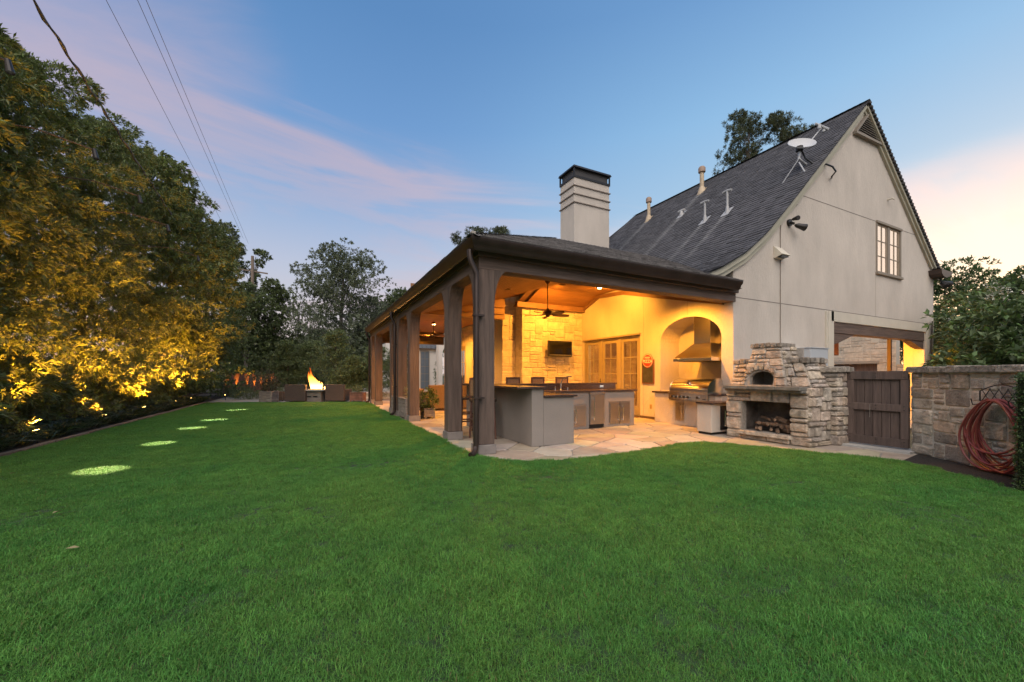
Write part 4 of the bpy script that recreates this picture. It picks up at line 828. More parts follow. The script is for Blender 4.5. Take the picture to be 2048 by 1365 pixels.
# ============================================================ stone pizza oven
ov = thing('stone_oven', 'rough stone pizza oven with arched mouth above a firewood niche, beside the wooden gate', 'pizza oven', (8.2, 4.6, 0))
XF = 7.78
fb = (4.12, 5.05, .17, .76)
mb = MB(); F = [Vector((XF, 3.85, 0)), Vector((XF, 5.36, 0)), Vector((XF, 5.36, 1.0)), Vector((XF, 3.85, 1.0))]; H_ = [Vector((XF, fb[0], fb[2])), Vector((XF, fb[1], fb[2])), Vector((XF, fb[1], fb[3])), Vector((XF, fb[0], fb[3]))]
mb.holed([F, H_], (.14, 0, 0)).box((8.5, 3.85, 0), (8.74, 5.36, 1.0)).box((7.921, 3.85, 0), (8.5, 4.02, 1.0)).box((7.921, 5.2, 0), (8.5, 5.36, 1.0)).build('base_core', MORTARD, ov)
MB().box((7.92, 4.02, .1), (8.499, 5.2, .165)).box((7.92, 4.02, .78), (8.499, 5.2, .99)).box((8.42, 4.02, .17), (8.499, 5.2, .78)).box((7.92, 4.02, .17), (8.42, 4.06, .78)).box((7.92, 5.12, .17), (8.42, 5.199, .78)).build('firebox_lining', SOOT, ov)
WF, HF = 1.55, 1.0
def in_front(u, v):
    y = 5.38 - u * 1.55; z = v * 1.0
    return not (fb[0] - .01 < y < fb[1] + .01 and fb[2] - .02 < z < fb[3] + .0) 
stone_face([(XF, 5.38, 0), (XF, 3.83, 0), (XF, 3.83, 1.0), (XF, 5.38, 1.0)], ov, .103, STONEW, inside=in_front, seed=21, depth=.06, gap=.010, wr=(2, 5), hr=(1, 3), cellv=.0835)
stone_face([(XF - .04, 3.85, 0), (8.52, 3.85, 0), (8.52, 3.85, 1.06), (XF - .02, 3.85, 1.06)], ov, .1, STONEW, seed=22, depth=.06, gap=.010, wr=(1, 4), hr=(1, 3))
r = random.Random(5); y = 5.30
for L in (.50, .52, .42):
    B('mantle_slab', (7.54, y - L + .008, 1.0), (7.92, y, 1.065), mat('mantle', (.17, .155, .13), .7, n_scale=6, n_amt=.35, bump=1), ov, bevel=.008); y -= L
B('mantle_ledge', (7.60, 3.86, .955), (7.80, 5.30, .998), MATS['mantle'], ov, bevel=.006)
B('hearth_slab', (7.66, 4.10, .10), (7.80, 5.07, .168), STONEW, ov, bevel=.012)
def frustum(nm, x0, x1, y0, y1, z0, X0_, X1_, Y0_, Y1_, z1, m): return MB().hexa([(x0, y0, z0), (x1, y0, z0), (x1, y1, z0), (x0, y1, z0), (X0_, Y0_, z1), (X1_, Y0_, z1), (X1_, Y1_, z1), (X0_, Y1_, z1)]).build(nm, m, ov)
# shoulders
frustum('shoulder_core', 7.92, 8.72, 3.86, 4.31, 1.0, 8.10, 8.72, 4.08, 4.31, 1.50, MORTARD); frustum('shoulder_core', 7.92, 8.72, 5.05, 5.36, 1.0, 8.10, 8.72, 5.05, 5.36, 1.50, MORTARD); B('back_core', (8.56, 4.312, 1.0), (8.72, 5.048, 1.5), MORTARD, ov)
def in_sh(u, v): y = 5.36 - u * 1.48; return not (4.30 < y < 5.05)
stone_face([(7.90, 5.38, 1.04), (7.90, 3.85, 1.06), (8.08, 4.07, 1.50), (8.08, 5.38, 1.50)], ov, .105, STONEW, inside=in_sh, seed=23, depth=.055, gap=.010, wr=(1, 4), hr=(1, 2))
stone_face([(7.90, 3.84, 1.04), (8.72, 3.84, 1.04), (8.72, 4.06, 1.50), (8.08, 4.06, 1.50)], ov, .105, STONEW, seed=24, depth=.055, gap=.010, wr=(1, 4), hr=(1, 2))
# tower with the oven mouth
tx0, tx1 = 7.86, 8.02
def tq(y_b1, y_b0, y_t0, y_t1, z0, z1): return [(tx0, y_b1, z0), (tx0, y_b0, z0), (tx1, y_t0, z1), (tx1, y_t1, z1)]
my0, my1 = 4.50, 4.96
A = [Vector((tx0, 5.14, 1.065)), Vector((tx0, 4.24, 1.065)), Vector((tx1, 4.44, 1.82)), Vector((tx1, 4.96, 1.82))]
def onT(y, z): return Vector((tx0 + (tx1 - tx0) * (z - 1.065) / .755, y, z))
mouth = [onT(my0, 1.08), onT(my1, 1.08), onT(my1, 1.24)] + [onT(my1 - (my1 - my0) * k / 8, 1.24 + .11 * math.sin(math.pi * k / 8) ** .6) for k in range(1, 8)] + [onT(my0, 1.24)]
MB().holed([A, mouth], (.10, 0, 0)).build('tower_core', MORTARD, ov)
MB().hexa([(tx0 + .1, 4.26, 1.065), (8.55, 4.26, 1.065), (8.55, 4.30, 1.065), (tx0 + .1, 4.30, 1.065), (tx1 + .1, 4.45, 1.82), (8.5, 4.45, 1.82), (8.5, 4.49, 1.82), (tx1 + .1, 4.49, 1.82)]).box((8.5, 4.3, 1.0), (8.54, 5.1, 1.8)).box((8.04, 4.30, 1.40), (8.5, 5.08, 1.44)).box((8.12, 4.46, 1.44), (8.5, 4.94, 1.80)).box((7.98, 5.06, 1.065), (8.5, 5.12, 1.4)).build('tower_sides', MORTARD, ov)
MB().box((8.0, 4.31, 1.066), (8.49, 5.05, 1.075)).build('oven_floor', SOOT, ov)
def in_t(u, v):
    y = (5.14 - .90 * u) * (1 - v) + (4.96 - .52 * u) * v; z = 1.065 + .755 * v; return not (my0 - .02 < y < my1 + .02 and z < 1.36)
stone_face(A and [(tx0 - .0, 5.14, 1.065), (tx0, 4.24, 1.065), (tx1, 4.44, 1.82), (tx1, 4.96, 1.82)], ov, .085, STONEW, inside=in_t, seed=25, depth=.055, gap=.008, wr=(1, 4), hr=(1, 2))
stone_face([(tx0 + .0, 4.24, 1.065), (8.5, 4.24, 1.065), (8.45, 4.44, 1.82), (tx1, 4.44, 1.82)], ov, .1, STONEW, seed=26, depth=.055, gap=.008, wr=(1, 3), hr=(1, 2))
for k in range(7):   # arch stones over the mouth
    a = math.pi * (k + .5) / 7; yy = (my0 + my1) / 2 + .235 * math.cos(a); zz = 1.30 + .085 * math.sin(a); p = onT(yy, zz)
    m_ = MB().box((p.x - .06, yy - .033, zz), (p.x + .0, yy + .033, zz + .09)).build('arch_stone', STONEW, ov, bevel=.008)
def caps(x0, x1, y0, y1, z, h, par, nm='cap_stone', n=5, ax='y', m=CAPM, seed=1, ov_=.03):
    r = random.Random(seed); L = (y1 - y0) if ax == 'y' else (x1 - x0); ws = [r.uniform(.7, 1.3) for _ in range(n)]; s = sum(ws); c = 0
    for w in ws:
        a = c; c += w / s * L; zz = z + r.uniform(-.008, .008); o = r.uniform(0, ov_)
        if ax == 'y': B(nm, (x0 - o, y0 + a + .006, zz), (x1, y0 + c - .006, zz + h + r.uniform(-.012, .012)), m, par, bevel=.016)
        else: B(nm, (x0 + a + .006, y0 - o, zz), (x0 + c - .006, y1, zz + h + r.uniform(-.012, .012)), m, par, bevel=.016)
caps(7.98, 8.46, 4.40, 5.00, 1.82, .085, ov, n=6, seed=3); caps(8.05, 8.40, 5.02, 5.42, 1.50, .10, ov, n=3, seed=4)
caps(8.02, 8.72, 4.00, 4.12, 1.50, .10, ov, n=6, ax='x', seed=5); caps(8.02, 8.30, 4.13, 4.40, 1.50, .10, ov, n=2, seed=6)
B('shoulder_top', (8.12, 4.13, 1.50), (8.72, 5.36, 1.56), MORTARD, ov)
finish(disc(7.98, 4.22, 1.28, .022, .03, 10).build('thermometer_port', BLACK, ov), 'small dark port')
# firewood
r = random.Random(12)
LOGM = mat('split_log', (.20, .13, .085), .9, n_scale=12, n_amt=.5, objr=.35, bump=1, b_scale=25)
labs = []
for k in range(16):
    row = k // 6; yy = 4.18 + (k % 6) * .145 + r.uniform(-.03, .03); z = .22 + row * .095 + (.0 if row else r.uniform(-.01, .01)); a = r.uniform(-.35, .35); L = r.uniform(.13, .19)
    if row == 2: yy = 4.25 + (k - 12) * .17
    c = Vector((7.96 + r.uniform(-.03, .05) + row * .04, yy, z)); d = Vector((math.cos(a + .9), math.sin(a + .9) * .9, r.uniform(-.1, .22))).normalized(); rr = r.uniform(.032, .052)
    vs = []; px = d.cross(Vector((0, 0, 1))).normalized(); py = px.cross(d)
    for e in (-1, 1):
        for q in range(6):
            an = q * math.pi / 3 + k; q_ = rr * (1 if q % 2 else .72) * (1 if e < 0 else .9); vs.append(c + d * L * e + px * math.cos(an) * q_ + py * math.sin(an) * q_)
    o = MB().add(vs, [(0, 1, 7, 6), (1, 2, 8, 7), (2, 3, 9, 8), (3, 4, 10, 9), (4, 5, 11, 10), (5, 0, 6, 11), (5, 4, 3, 2, 1, 0), (6, 7, 8, 9, 10, 11)]).build('firewood_log', LOGM, bevel=.004, loc=tuple(c))
    finish(o, 'split firewood log in the heap inside the niche of the stone oven', 'log', 'firewood logs in the stone oven niche')
# pier between oven and gate
pr_ = thing('gate_pier', 'narrow stone pier with flat cap between the oven and the wooden gate', 'stone pier', (8.6, 3.9, 0))
B('core', (8.46, 3.72, 0), (8.80, 4.02, 1.32), MORTARD, pr_)
stone_face([(8.44, 3.72, 0), (8.80, 3.72, 0), (8.80, 3.72, 1.32), (8.44, 3.72, 1.32)], pr_, .1, STONEW, seed=31, depth=.05, gap=.01, wr=(2, 3), hr=(1, 2)); stone_face([(8.46, 4.02, 0), (8.46, 3.70, 0), (8.46, 3.70, 1.32), (8.46, 4.02, 1.32)], pr_, .1, STONEW, seed=32, depth=.05, gap=.01, wr=(1, 3), hr=(1, 2))
caps(8.38, 8.86, 3.64, 4.02, 1.32, .10, pr_, n=3, ax='x', seed=8)
# gate
gt = thing('wooden_gate', 'dark brown plank gate with three cross rails between stone pier and stone wall', 'gate', (8.8, 3.3, 0))
g0, g1 = 2.86, 3.70
for k in range(7):
    w = (g1 - g0) / 7; B('plank', (8.79, g0 + k * w + .003, .07), (8.83, g0 + (k + 1) * w - .003, 1.30), GATEW, gt, bevel=.005)
for za, zb in ((1.20, 1.345), (.66, .78), (.06, .20)): B('rail', (8.745, g0 + .005, za), (8.788, g1 - .005, zb), GATEW, gt, bevel=.006)
for ya, yb in ((g0, g0 + .10), (g1 - .10, g1)): B('stile', (8.748, ya, .205), (8.787, yb, 1.195), GATEW, gt, bevel=.005)
for y in (g0 + .05, (g0 + g1) / 2, g1 - .05):
    for z in (1.24, 1.31, .69, .75, .1, .16): disc(8.746, y, z, .008, .006, 8).build('bolt', DARK, gt)
B('hinge', (8.74, g1 - .005, .70), (8.76, g1 + .02, .98), BLACK, gt); MB().tube([(8.735, 3.36, .76 - .03 * k / 2) for k in range(16)], .004, 5).build('pull_chain', mat('chain', (.35, .33, .3), .4, metal=.7), gt)
finish(B('gate_sill', (8.55, 2.78, -.01), (8.98, 3.72, .035), CONC, bevel=.006), 'pale concrete sill on the ground under the wooden gate', 'sill')
# angled stone wall
wa = thing('garden_wall', 'rough limestone garden wall with stone coping right of the gate carrying the hose', 'stone wall', (8.82, 2.83, 0))
wd = Vector((-.585, -.811, 0)); wn = Vector((-.811, .585, 0)); w0 = Vector((8.80, 2.83, 0)); WL = 3.3; WH = 1.31
def WP(s, z, d=0): return tuple(w0 + wd * s + wn * d + Vector((0, 0, z)))
MB().hexa([WP(0, -.03, -.3), WP(WL, -.03, -.3), WP(WL, -.03, .0), WP(0, -.03, .0), WP(0, WH, -.3), WP(WL, WH, -.3), WP(WL, WH, .0), WP(0, WH, .0)]).build('core', MORTAR, wa)
stone_face([WP(0, 0), WP(WL, 0), WP(WL, WH), WP(0, WH)], wa, .098, STONE, seed=41, depth=.035, gap=.011, wr=(1, 4), hr=(1, 3), cellv=.084)
stone_face([WP(0, 0, -.32), WP(0, 0, .02), WP(0, WH, .02), WP(0, WH, -.32)], wa, .11, STONE, seed=42, depth=.03, gap=.011, wr=(1, 3), hr=(1, 2))
r = random.Random(3); s = -.05
while s < WL:
    L = r.uniform(.16, .34); h = r.uniform(.085, .11)
    MB().hexa([WP(s, WH, -.34), WP(s + L - .012, WH, -.34), WP(s + L - .012, WH, .065), WP(s, WH, .075), WP(s, WH + h, -.33), WP(s + L - .012, WH + h, -.33), WP(s + L - .012, WH + h, .06), WP(s, WH + h, .055)]).build('coping_stone', CAPM, wa, bevel=.016); s += L
# hose and rack
rk = thing('hose_rack', 'black wrought iron lattice hose rack on the stone wall', 'hose rack', WP(1.5, 1.05, .06))
mb = MB(); arcp = [WP(1.18 + .55 * k / 10, 1.06 + .09 * math.sin(math.pi * k / 10) + .0, .07) for k in range(11)]; mb.tube([WP(1.18, .93, .07)] + arcp + [WP(1.73, .93, .07)], .008, 6); mb.build('frame', BLACK, rk)
mb = MB()
for k in range(5):
    a = 1.2 + k * .11; mb.tube([WP(a, .92, .072), WP(a + .12, 1.10, .072)], .005, 5); mb.tube([WP(a + .12, .92, .076), WP(a, 1.10, .076)], .005, 5)
mb.build('lattice', BLACK, rk); mb = MB(); mb.tube([WP(1.18, .93, .07), WP(1.73, .93, .07)], .008, 6); mb.tube([WP(1.22, .90, .05), WP(1.22, .88, .19), WP(1.22, .96, .21)], .007, 6).tube([WP(1.68, .90, .05), WP(1.68, .88, .19), WP(1.68, .96, .21)], .007, 6).build('bracket', BLACK, rk)
r = random.Random(17); path = []; turns = 13; N = 44
for t in range(turns):
    hw = .34 + r.uniform(-.05, .07); hh = .40 + r.uniform(-.07, .08); cx_ = 1.47 + r.uniform(-.04, .04); top = .955 + r.uniform(-.02, .015); d0 = .10 + .09 * r.random(); sk = r.uniform(-.06, .12)
    for k in range(N):
        a = 2 * math.pi * k / N; u = math.sin(a); v = math.cos(a); z = top - hh + hh * v
        if t > 8: z = top - (top - .03) * (1 - v) / 2
        elif t > 4: z = top - (.85) * (1 - v) / 2
        s_ = cx_ + hw * u * (1.0 if v < 0 else .72 + .28 * (1 - v)) + sk * (1 - v) * .5
        f = k / N; path.append((s_, z, d0 + .015 * math.sin(a * 2 + t)))
# smooth joins
P_ = np.array(path); 
for _ in range(3): P_[1:-1] = (P_[:-2] + 2 * P_[1:-1] + P_[2:]) / 4
finish(MB().tube([WP(a, max(b, .025), c) for a, b, c in P_], .0125, 6).build('garden_hose', HOSE, smooth=True, loc=WP(1.45, 0, .1)), 'dark red garden hose coiled on the iron rack of the stone wall', 'hose')
# ============================================================ things fixed to the gable
def lampbody(t, p, d, m=DARK, s=1.0):
    p = Vector(p); d = Vector(d).normalized(); MB().tube([p - d * .04 * s, p, p + d * .05 * s, p + d * .12 * s, p + d * .13 * s], [.018 * s, .036 * s, .042 * s, .056 * s, .052 * s], 12).build('lamp_head', m, t, smooth=True)
fl = thing('floodlight', 'bronze twin floodlight on the gable wall below the flared roof edge', 'floodlight', (10.6, GY, 5.2)); disc_ = MB().tube([(10.98, GY, 5.20), (10.98, GY - .05, 5.20)], .09, 14).build('base_plate', DARK, fl); MB().tube([(10.98, GY - .05, 5.2), (10.98, GY - .13, 5.14)], .03, 8).build('arm', DARK, fl)
lampbody(fl, (11.08, GY - .16, 5.10), (.9, -.6, -.35), s=1.6); lampbody(fl, (10.92, GY - .15, 5.24), (-.2, -.7, -.1), s=1.1)
fl2 = thing('floodlight', 'twin dark floodlight hanging under the right eave gutter', 'floodlight', (20.2, 5.7, 4.5)); MB().tube([(20.15, 5.75, 4.75), (20.15, 5.72, 4.62)], .03, 8).build('arm', DARK, fl2); lampbody(fl2, (20.3, 5.70, 4.60), (.8, -.4, -.2), s=2.0); lampbody(fl2, (20.1, 5.68, 4.52), (-.5, -.6, -.5), s=1.6)
wv = thing('wall_vent', 'cream louvred dryer vent hood on the gable wall', 'wall vent', (10.4, GY, 4.3))
MB().prism([(10.32, GY, 4.52), (10.32, GY - .22, 4.26), (10.32, GY - .02, 4.20), (10.32, GY, 4.20)], (.34, 0, 0)).build('hood', STUCCO_T, wv, bevel=.004); B('opening', (10.35, GY - .19, 4.215), (10.63, GY - .02, 4.245), BLACK, wv)
finish(MB().tube([(11.35, GY - .015, 5.75), (10.85, GY - .015, 5.42), (10.62, GY - .015, 5.22), (10.60, GY - .015, 4.9), (10.60, GY - .015, 3.0), (10.60, GY - .015, 1.6)], .011, 6).build('wall_cable', mat('cable_tan', (.22, .19, .16), .7), smooth=True, loc=(10.6, GY, 3)), 'thin cable running down the gable wall from the roof edge to the stone oven', 'cable')
finish(MB().tube([(16.49, GY, 6.9), (16.49, GY - .12, 6.9), (16.55, GY - .14, 6.88)], .025, 8).build('wall_pipe', STUCCO_T, loc=(16.5, GY, 6.9)), 'short pipe stub sticking out of the gable wall above the window', 'pipe')
eb = thing('meter_box', 'light grey electrical box on the cream wall just above the stone oven', 'electrical box', (11.2, GY, 1.8)); B('body', (10.75, GY - .62, 1.50), (11.55, GY - .0, 1.93), GREYM, eb, bevel=.01); B('lid', (10.73, GY - .64, 1.93), (11.57, GY, 1.95), GREYM, eb, bevel=.004); B('label_plate', (11.0, GY - .626, 1.56), (11.32, GY - .621, 1.66), BLACK, eb)
# satellite dish
ds = thing('satellite_dish', 'grey satellite dish on a braced mast near the roof edge, cable dropping to the gable', 'satellite dish', (12.2, 6.25, 6.9))
GM = mat('dish_grey', (.42, .43, .44), .55)
m0 = Vector((12.20, 6.22, 6.95)); m1 = Vector((12.14, 6.22, 7.58)); m1b = Vector((12.10, 6.22, 7.2))
MB().tube([m0 + Vector((.35, 0, .25)), m1b + Vector((0, 0, .1)), m1], .035, 8).build('mast', GM, ds, smooth=True); MB().tube([m1b + Vector((0, 0, .1)), (11.85, 6.75, 6.42)], .012, 6).build('strut', GM, ds); MB().tube([m1b, slope_pt(12.05, 6.05) + Vector((0, 0, .02))], .016, 6).build('strut', GM, ds); B('foot_plate', (12.1, 6.0, 6.84), (12.5, 6.4, 6.9), GM, ds); MB().lathe((12.12, 6.22, 7.5), [(.01, 0), (.09, .02), (.09, .14), (.01, .17)], 10).build('bracket', DARK, ds)
dc = Vector((12.19, 6.20, 7.72)); dn = Vector((-.504, -.573, .637)).normalized(); e1 = Vector((.554, -.786, -.27)); e1 = (e1 - dn * e1.dot(dn)).normalized(); e2 = dn.cross(e1)
vs = []; fs = []; NR_ = 6; NA = 28
for th in (0, -.02):
    for i in range(NR_ + 1):
        rr = i / NR_
        for k in range(NA):
            a = 2 * math.pi * k / NA; vs.append(dc + e1 * .34 * rr * math.cos(a) + e2 * .30 * rr * math.sin(a) + dn * (.10 * rr * rr - .06 + th))
n0 = (NR_ + 1) * NA
for o in (0, n0):
    for i in range(NR_):
        for k in range(NA): fs.append((o + i * NA + k, o + i * NA + (k + 1) % NA, o + (i + 1) * NA + (k + 1) % NA, o + (i + 1) * NA + k))
for k in range(NA): fs.append((NR_ * NA + k, NR_ * NA + (k + 1) % NA, n0 + NR_ * NA + (k + 1) % NA, n0 + NR_ * NA + k))
MB().add(vs, fs).build('reflector', GM, ds, smooth=True); lg = [dc + dn * -.04 + e1 * -.05 * math.cos(a) * k + e2 * .03 * math.sin(a) * k for k in (1,) for a in (0, 1, 2, 3, 4, 5)]
arm0 = dc - dn * .12 + e1 * .10; arm1 = Vector((12.80, 6.0, 8.24)); MB().tube([arm0, arm1], .016, 6).build('feed_arm', GM, ds); MB().tube([arm1 + Vector((-.22, .05, .08)), arm1 + Vector((.22, -.05, -.02))], [.03, .045], 8).tube([arm1 + Vector((-.12, 0, -.06)), arm1 + Vector((-.12, 0, .06))], .04, 8).tube([arm1 + Vector((.1, 0, -.09)), arm1 + Vector((.1, 0, .03))], .04, 8).build('receiver', GM, ds)
MB().tube([m1 + Vector((0, 0, .05)), (12.22, 6.12, 7.3), (12.35, 6.0, 7.12), (12.55, 5.78, 7.05), (12.72, 5.70, 6.98), (12.80, 5.66, 6.85), (12.9, 5.8, 6.8), (13.05, 5.87, 6.82)], .022, 6).build('cable', BLACK, ds, smooth=True)
# ============================================================ planters between the columns
def planter(name_lab, cx_, cy_, w, d, h, rot=0, rows=5, grp='weathered wooden planter boxes', m=None, z=0, dupl=None):
    m = m or GREYW; t = thing('planter_box', name_lab, 'planter', (cx_, cy_, z), grp); t.rotation_euler = (0, 0, rot)
    def bb(nm, a, b, mm=m): return B(nm, (a[0] + cx_, a[1] + cy_, a[2] + z), (b[0] + cx_, b[1] + cy_, b[2] + z), mm, t, bevel=.004)
    x0, x1, y0, y1 = -w / 2, w / 2, -d / 2, d / 2; sh = (h - .06) / rows
    for k in range(rows):
        za, zb = .05 + k * sh, .05 + (k + 1) * sh - .008
        bb('slat', (x0 + .05, y0, za), (x1 - .05, y0 + .02, zb)); bb('slat', (x0 + .05, y1 - .02, za), (x1 - .05, y1, zb)); bb('slat', (x0, y0 + .05, za), (x0 + .02, y1 - .05, zb)); bb('slat', (x1 - .02, y0 + .05, za), (x1, y1 - .05, zb))
    for sx in (x0 - .008, x1 - .052):
        for sy in (y0 - .008, y1 - .052): bb('corner_leg', (sx, sy, 0), (sx + .06, sy + .06, h))
    bb('rim', (x0 - .015, y0 - .015, h), (x1 + .015, y0 + .045, h + .025)); bb('rim', (x0 - .015, y1 - .045, h), (x1 + .015, y1 + .015, h + .025)); bb('rim', (x0 - .015, y0 + .045, h), (x0 + .045, y1 - .045, h + .025)); bb('rim', (x1 - .045, y0 + .045, h), (x1 + .015, y1 - .045, h + .025))
    bb('soil_fill', (x0 + .02, y0 + .02, .1), (x1 - .02, y1 - .02, h - .04), SOIL); return t
planter('tall weathered planter box between the third and fourth column of the pavilion', 2.52, 11.83, .34, 1.0, .58, rows=4)
planter('weathered planter box behind the dark downspout in the column row', 2.52, 13.26, .34, .62, .56, rows=4)
planter('wooden planter holding the bushy green plant just inside the third column', 3.05, 11.6, .3, .5, .28, rows=2)
CAMR = -YAW
def cf(px, Z, off=0):   # ground point at depth Z under picture column px
    s, c = math.sin(YAW), math.cos(YAW); a = (px - 1024) / FOC * Z; return (s * Z + c * a, c * Z - s * a)
x, y = cf(538, 18.3); planter('square wooden planter with a bushy shrub at the left end of the fire terrace', x, y, .56, .56, .50, CAMR, rows=3)
x, y = cf(561, 19.3); planter('low wooden planter tucked between the shrub planter and the left wicker chair', x, y, .5, .5, .42, CAMR, rows=3, m=mat('brown_teak', (.13, .08, .05), .8, n_scale=5, n_amt=.3))
x, y = cf(716, 18.9); planter('reddish wooden planter with a small plant right of the wicker chairs', x, y, .60, .45, .42, CAMR, rows=3, m=mat('red_teak', (.17, .085, .06), .8, n_scale=5, n_amt=.3))
# wicker armchairs
def wicker(px, Z, w, lab, rot=CAMR):
    x, y = cf(px, Z); t = thing('wicker_armchair', lab, 'armchair', (x, y, 0), 'wicker armchairs round the fire'); t.rotation_euler = (0, 0, rot)
    def bb(nm, a, b, mm=WICKER, bev=.02): return B(nm, (a[0] + x, a[1] + y, a[2]), (b[0] + x, b[1] + y, b[2]), mm, t, bevel=bev)
    bb('backrest', (-w / 2, -.06, .05), (w / 2, .10, .82)); bb('seat_base', (-w / 2 + .16, .102, .05), (w / 2 - .16, .78, .32)); bb('armrest', (-w / 2 - .04, .102, .05), (-w / 2 + .155, .80, .58)); bb('armrest', (w / 2 - .155, .102, .05), (w / 2 + .04, .80, .58)); bb('cushion', (-w / 2 + .17, .12, .325), (w / 2 - .17, .78, .46), CUSH, .04); return t
wicker(591, 18.5, .98, 'left brown wicker armchair seen from behind in front of the fire'); wicker(670, 18.7, .90, 'right brown wicker armchair seen from behind beside the fire table')
# inner sofa in the gallery
t = thing('wicker_sofa', 'large tan wicker sofa in the far gallery lit orange', 'sofa', (4.3, 14.4, 0)); TW = mat('tan_wicker', (.28, .18, .09), .8, n_scale=70, n_amt=.4, bump=1, b_scale=90)
B('backrest', (3.75, 14.0, .04), (5.6, 14.2, .90), TW, t, bevel=.03); B('seat_base', (3.8, 14.202, .04), (5.6, 15.0, .36), TW, t, bevel=.02); B('armrest', (3.6, 14.0, .04), (3.745, 15.0, .66), TW, t, bevel=.03); B('cushion', (3.85, 14.25, .362), (5.55, 15.0, .52), CUSH, t, bevel=.04)
t = thing('patio_table', 'low wooden table beside the wicker sofa in the gallery', 'table', (3.4, 15.6, 0)); B('table_top', (2.95, 15.3, .64), (3.9, 16.4, .72), mat('table_wood', (.30, .17, .08), .6), t, bevel=.01)
for sx in (3.02, 3.78):
    for sy in (15.37, 16.28): B('leg', (sx, sy, 0), (sx + .06, sy + .06, .64), MATS['table_wood'], t)
# fire table with flames
x, y = cf(631, 18.9); ft = thing('fire_table', 'stone-topped square fire table between the two wicker chairs with flames burning on it', 'fire table', (x, y, 0)); ft.rotation_euler = (0, 0, CAMR)
def fb_(nm, a, b, mm, bev=.01): return B(nm, (a[0] + x, a[1] + y, a[2]), (b[0] + x, b[1] + y, b[2]), mm, ft, bevel=bev)
fb_('base', (-.42, -.32, .0), (.42, .32, .52), GREYW); fb_('top', (-.55, -.42, .52), (.55, .42, .58), CONC); fb_('burner_tray', (-.32, -.22, .581), (.32, .22, .61), DARK); fb_('vent_slot', (-.25, -.326, .22), (-.05, -.321, .28), BLACK, 0); fb_('vent_slot', (.05, -.326, .22), (.25, -.321, .28), BLACK, 0)
def M_flame():
    m = bpy.data.materials.new('flame'); m.use_nodes = True; nt = m.node_tree; nt.nodes.clear(); o = nd(nt, 'ShaderNodeOutputMaterial'); e = nd(nt, 'ShaderNodeEmission'); tc = nd(nt, 'ShaderNodeNewGeometry'); sp = nd(nt, 'ShaderNodeSeparateXYZ'); lk(nt, tc.outputs['Position'], sp.inputs[0])
    f = mth(nt, 'DIVIDE', mth(nt, 'SUBTRACT', sp.outputs[2], .6), .85, clamp=True); lk(nt, ramp(nt, f, [(0, (1, .62, .22)), (.35, (1, .42, .07)), (.8, (1, .20, .02)), (1, (.8, .1, .01))]), e.inputs[0]); lk(nt, mth(nt, 'ADD', 1.0, mth(nt, 'MULTIPLY', mth(nt, 'SUBTRACT', 1.0, f), 7)), e.inputs[1])
    t = nd(nt, 'ShaderNodeBsdfTransparent'); lw = nd(nt, 'ShaderNodeLayerWeight'); lw.inputs[0].default_value = .45; ms = nd(nt, 'ShaderNodeMixShader'); lk(nt, mth(nt, 'MULTIPLY', mth(nt, 'ADD', mth(nt, 'MULTIPLY', lw.outputs['Facing'], 1.1), mth(nt, 'MULTIPLY', f, .35)), 1.0, clamp=True), ms.inputs[0]); lk(nt, e.outputs[0], ms.inputs[1]); lk(nt, t.outputs[0], ms.inputs[2]); lk(nt, ms.outputs[0], o.inputs[0]); return m
FLM = M_flame(); r = random.Random(8); fx, fy = x, y; mb = MB()
cdir = (math.cos(YAW), -math.sin(YAW))
for k in range(16):
    big = k < 5; bx = (-.30 + .11 * k) if big else r.uniform(-.32, .42); hgt = [.85, 1.05, .70, .55, .38][k] if big else r.uniform(.12, .34); lean = -.22 if big else r.uniform(-.1, .12); w = r.uniform(.08, .14) if big else r.uniform(.035, .07); by = r.uniform(-.12, .12); pth = []; rs = []
    for i in range(10):
        f = i / 9; ox = bx + .1 + lean * f ** 1.1 * hgt + .035 * math.sin(f * 7 + k * 1.7) * f; pth.append((fx + cdir[0] * ox + .3 * by, fy + cdir[1] * ox + by + .03 * math.cos(f * 6 + k) * f, .60 + hgt * f)); rs.append(max(.003, w * (math.sin(math.pi * (.16 + .84 * f)) ** .8) * (1 - .35 * f)))
    mb.tube(pth, rs, 10)
finish(mb.build('flames', FLM, smooth=True, loc=(fx, fy, .6)), 'tall orange flames leaning left on the fire table', 'fire')
fp = bpy.data.lights.new('fire_light', 'POINT'); fp.energy = 170; fp.color = (1, .42, .10); fp.shadow_soft_size = .2; fo = bpy.data.objects.new('fire_light', fp); COL.objects.link(fo); fo.location = (fx, fy, 1.15)
# low pool wall with pale coping behind the terrace
x0, y0 = cf(440, 21.5); x1, y1 = cf(900, 21.0)
pw_ = thing('pool_wall', 'low wall with pale coping stones running behind the fire terrace', 'low wall', (x0, y0, 0)); vd = Vector((x1 - x0, y1 - y0, 0)); LW = vd.length; vd.normalize(); vn = Vector((vd.y, -vd.x, 0)); o0 = Vector((x0, y0, 0))
def LP(s, d, z): return tuple(o0 + vd * s + vn * d + Vector((0, 0, z)))
def lbox(nm, s0, s1, d0, d1, z0, z1, m): return MB().hexa([LP(s0, d1, z0), LP(s1, d1, z0), LP(s1, d0, z0), LP(s0, d0, z0), LP(s0, d1, z1), LP(s1, d1, z1), LP(s1, d0, z1), LP(s0, d0, z1)]).build(nm, m, pw_, bevel=.01)
lbox('wall_face', 2.6, LW, -.4, 0, 0, .28, mat('pool_tile', (.20, .21, .19), .5, n_scale=6, n_amt=.3)); lbox('step', 2.6, LW, .002, .35, 0, .10, CONC)
s = 2.6
while s < LW: lbox('coping_stone', s, min(LW, s + .9) - .01, -.45, .04, .282, .35, CONC); s += .9
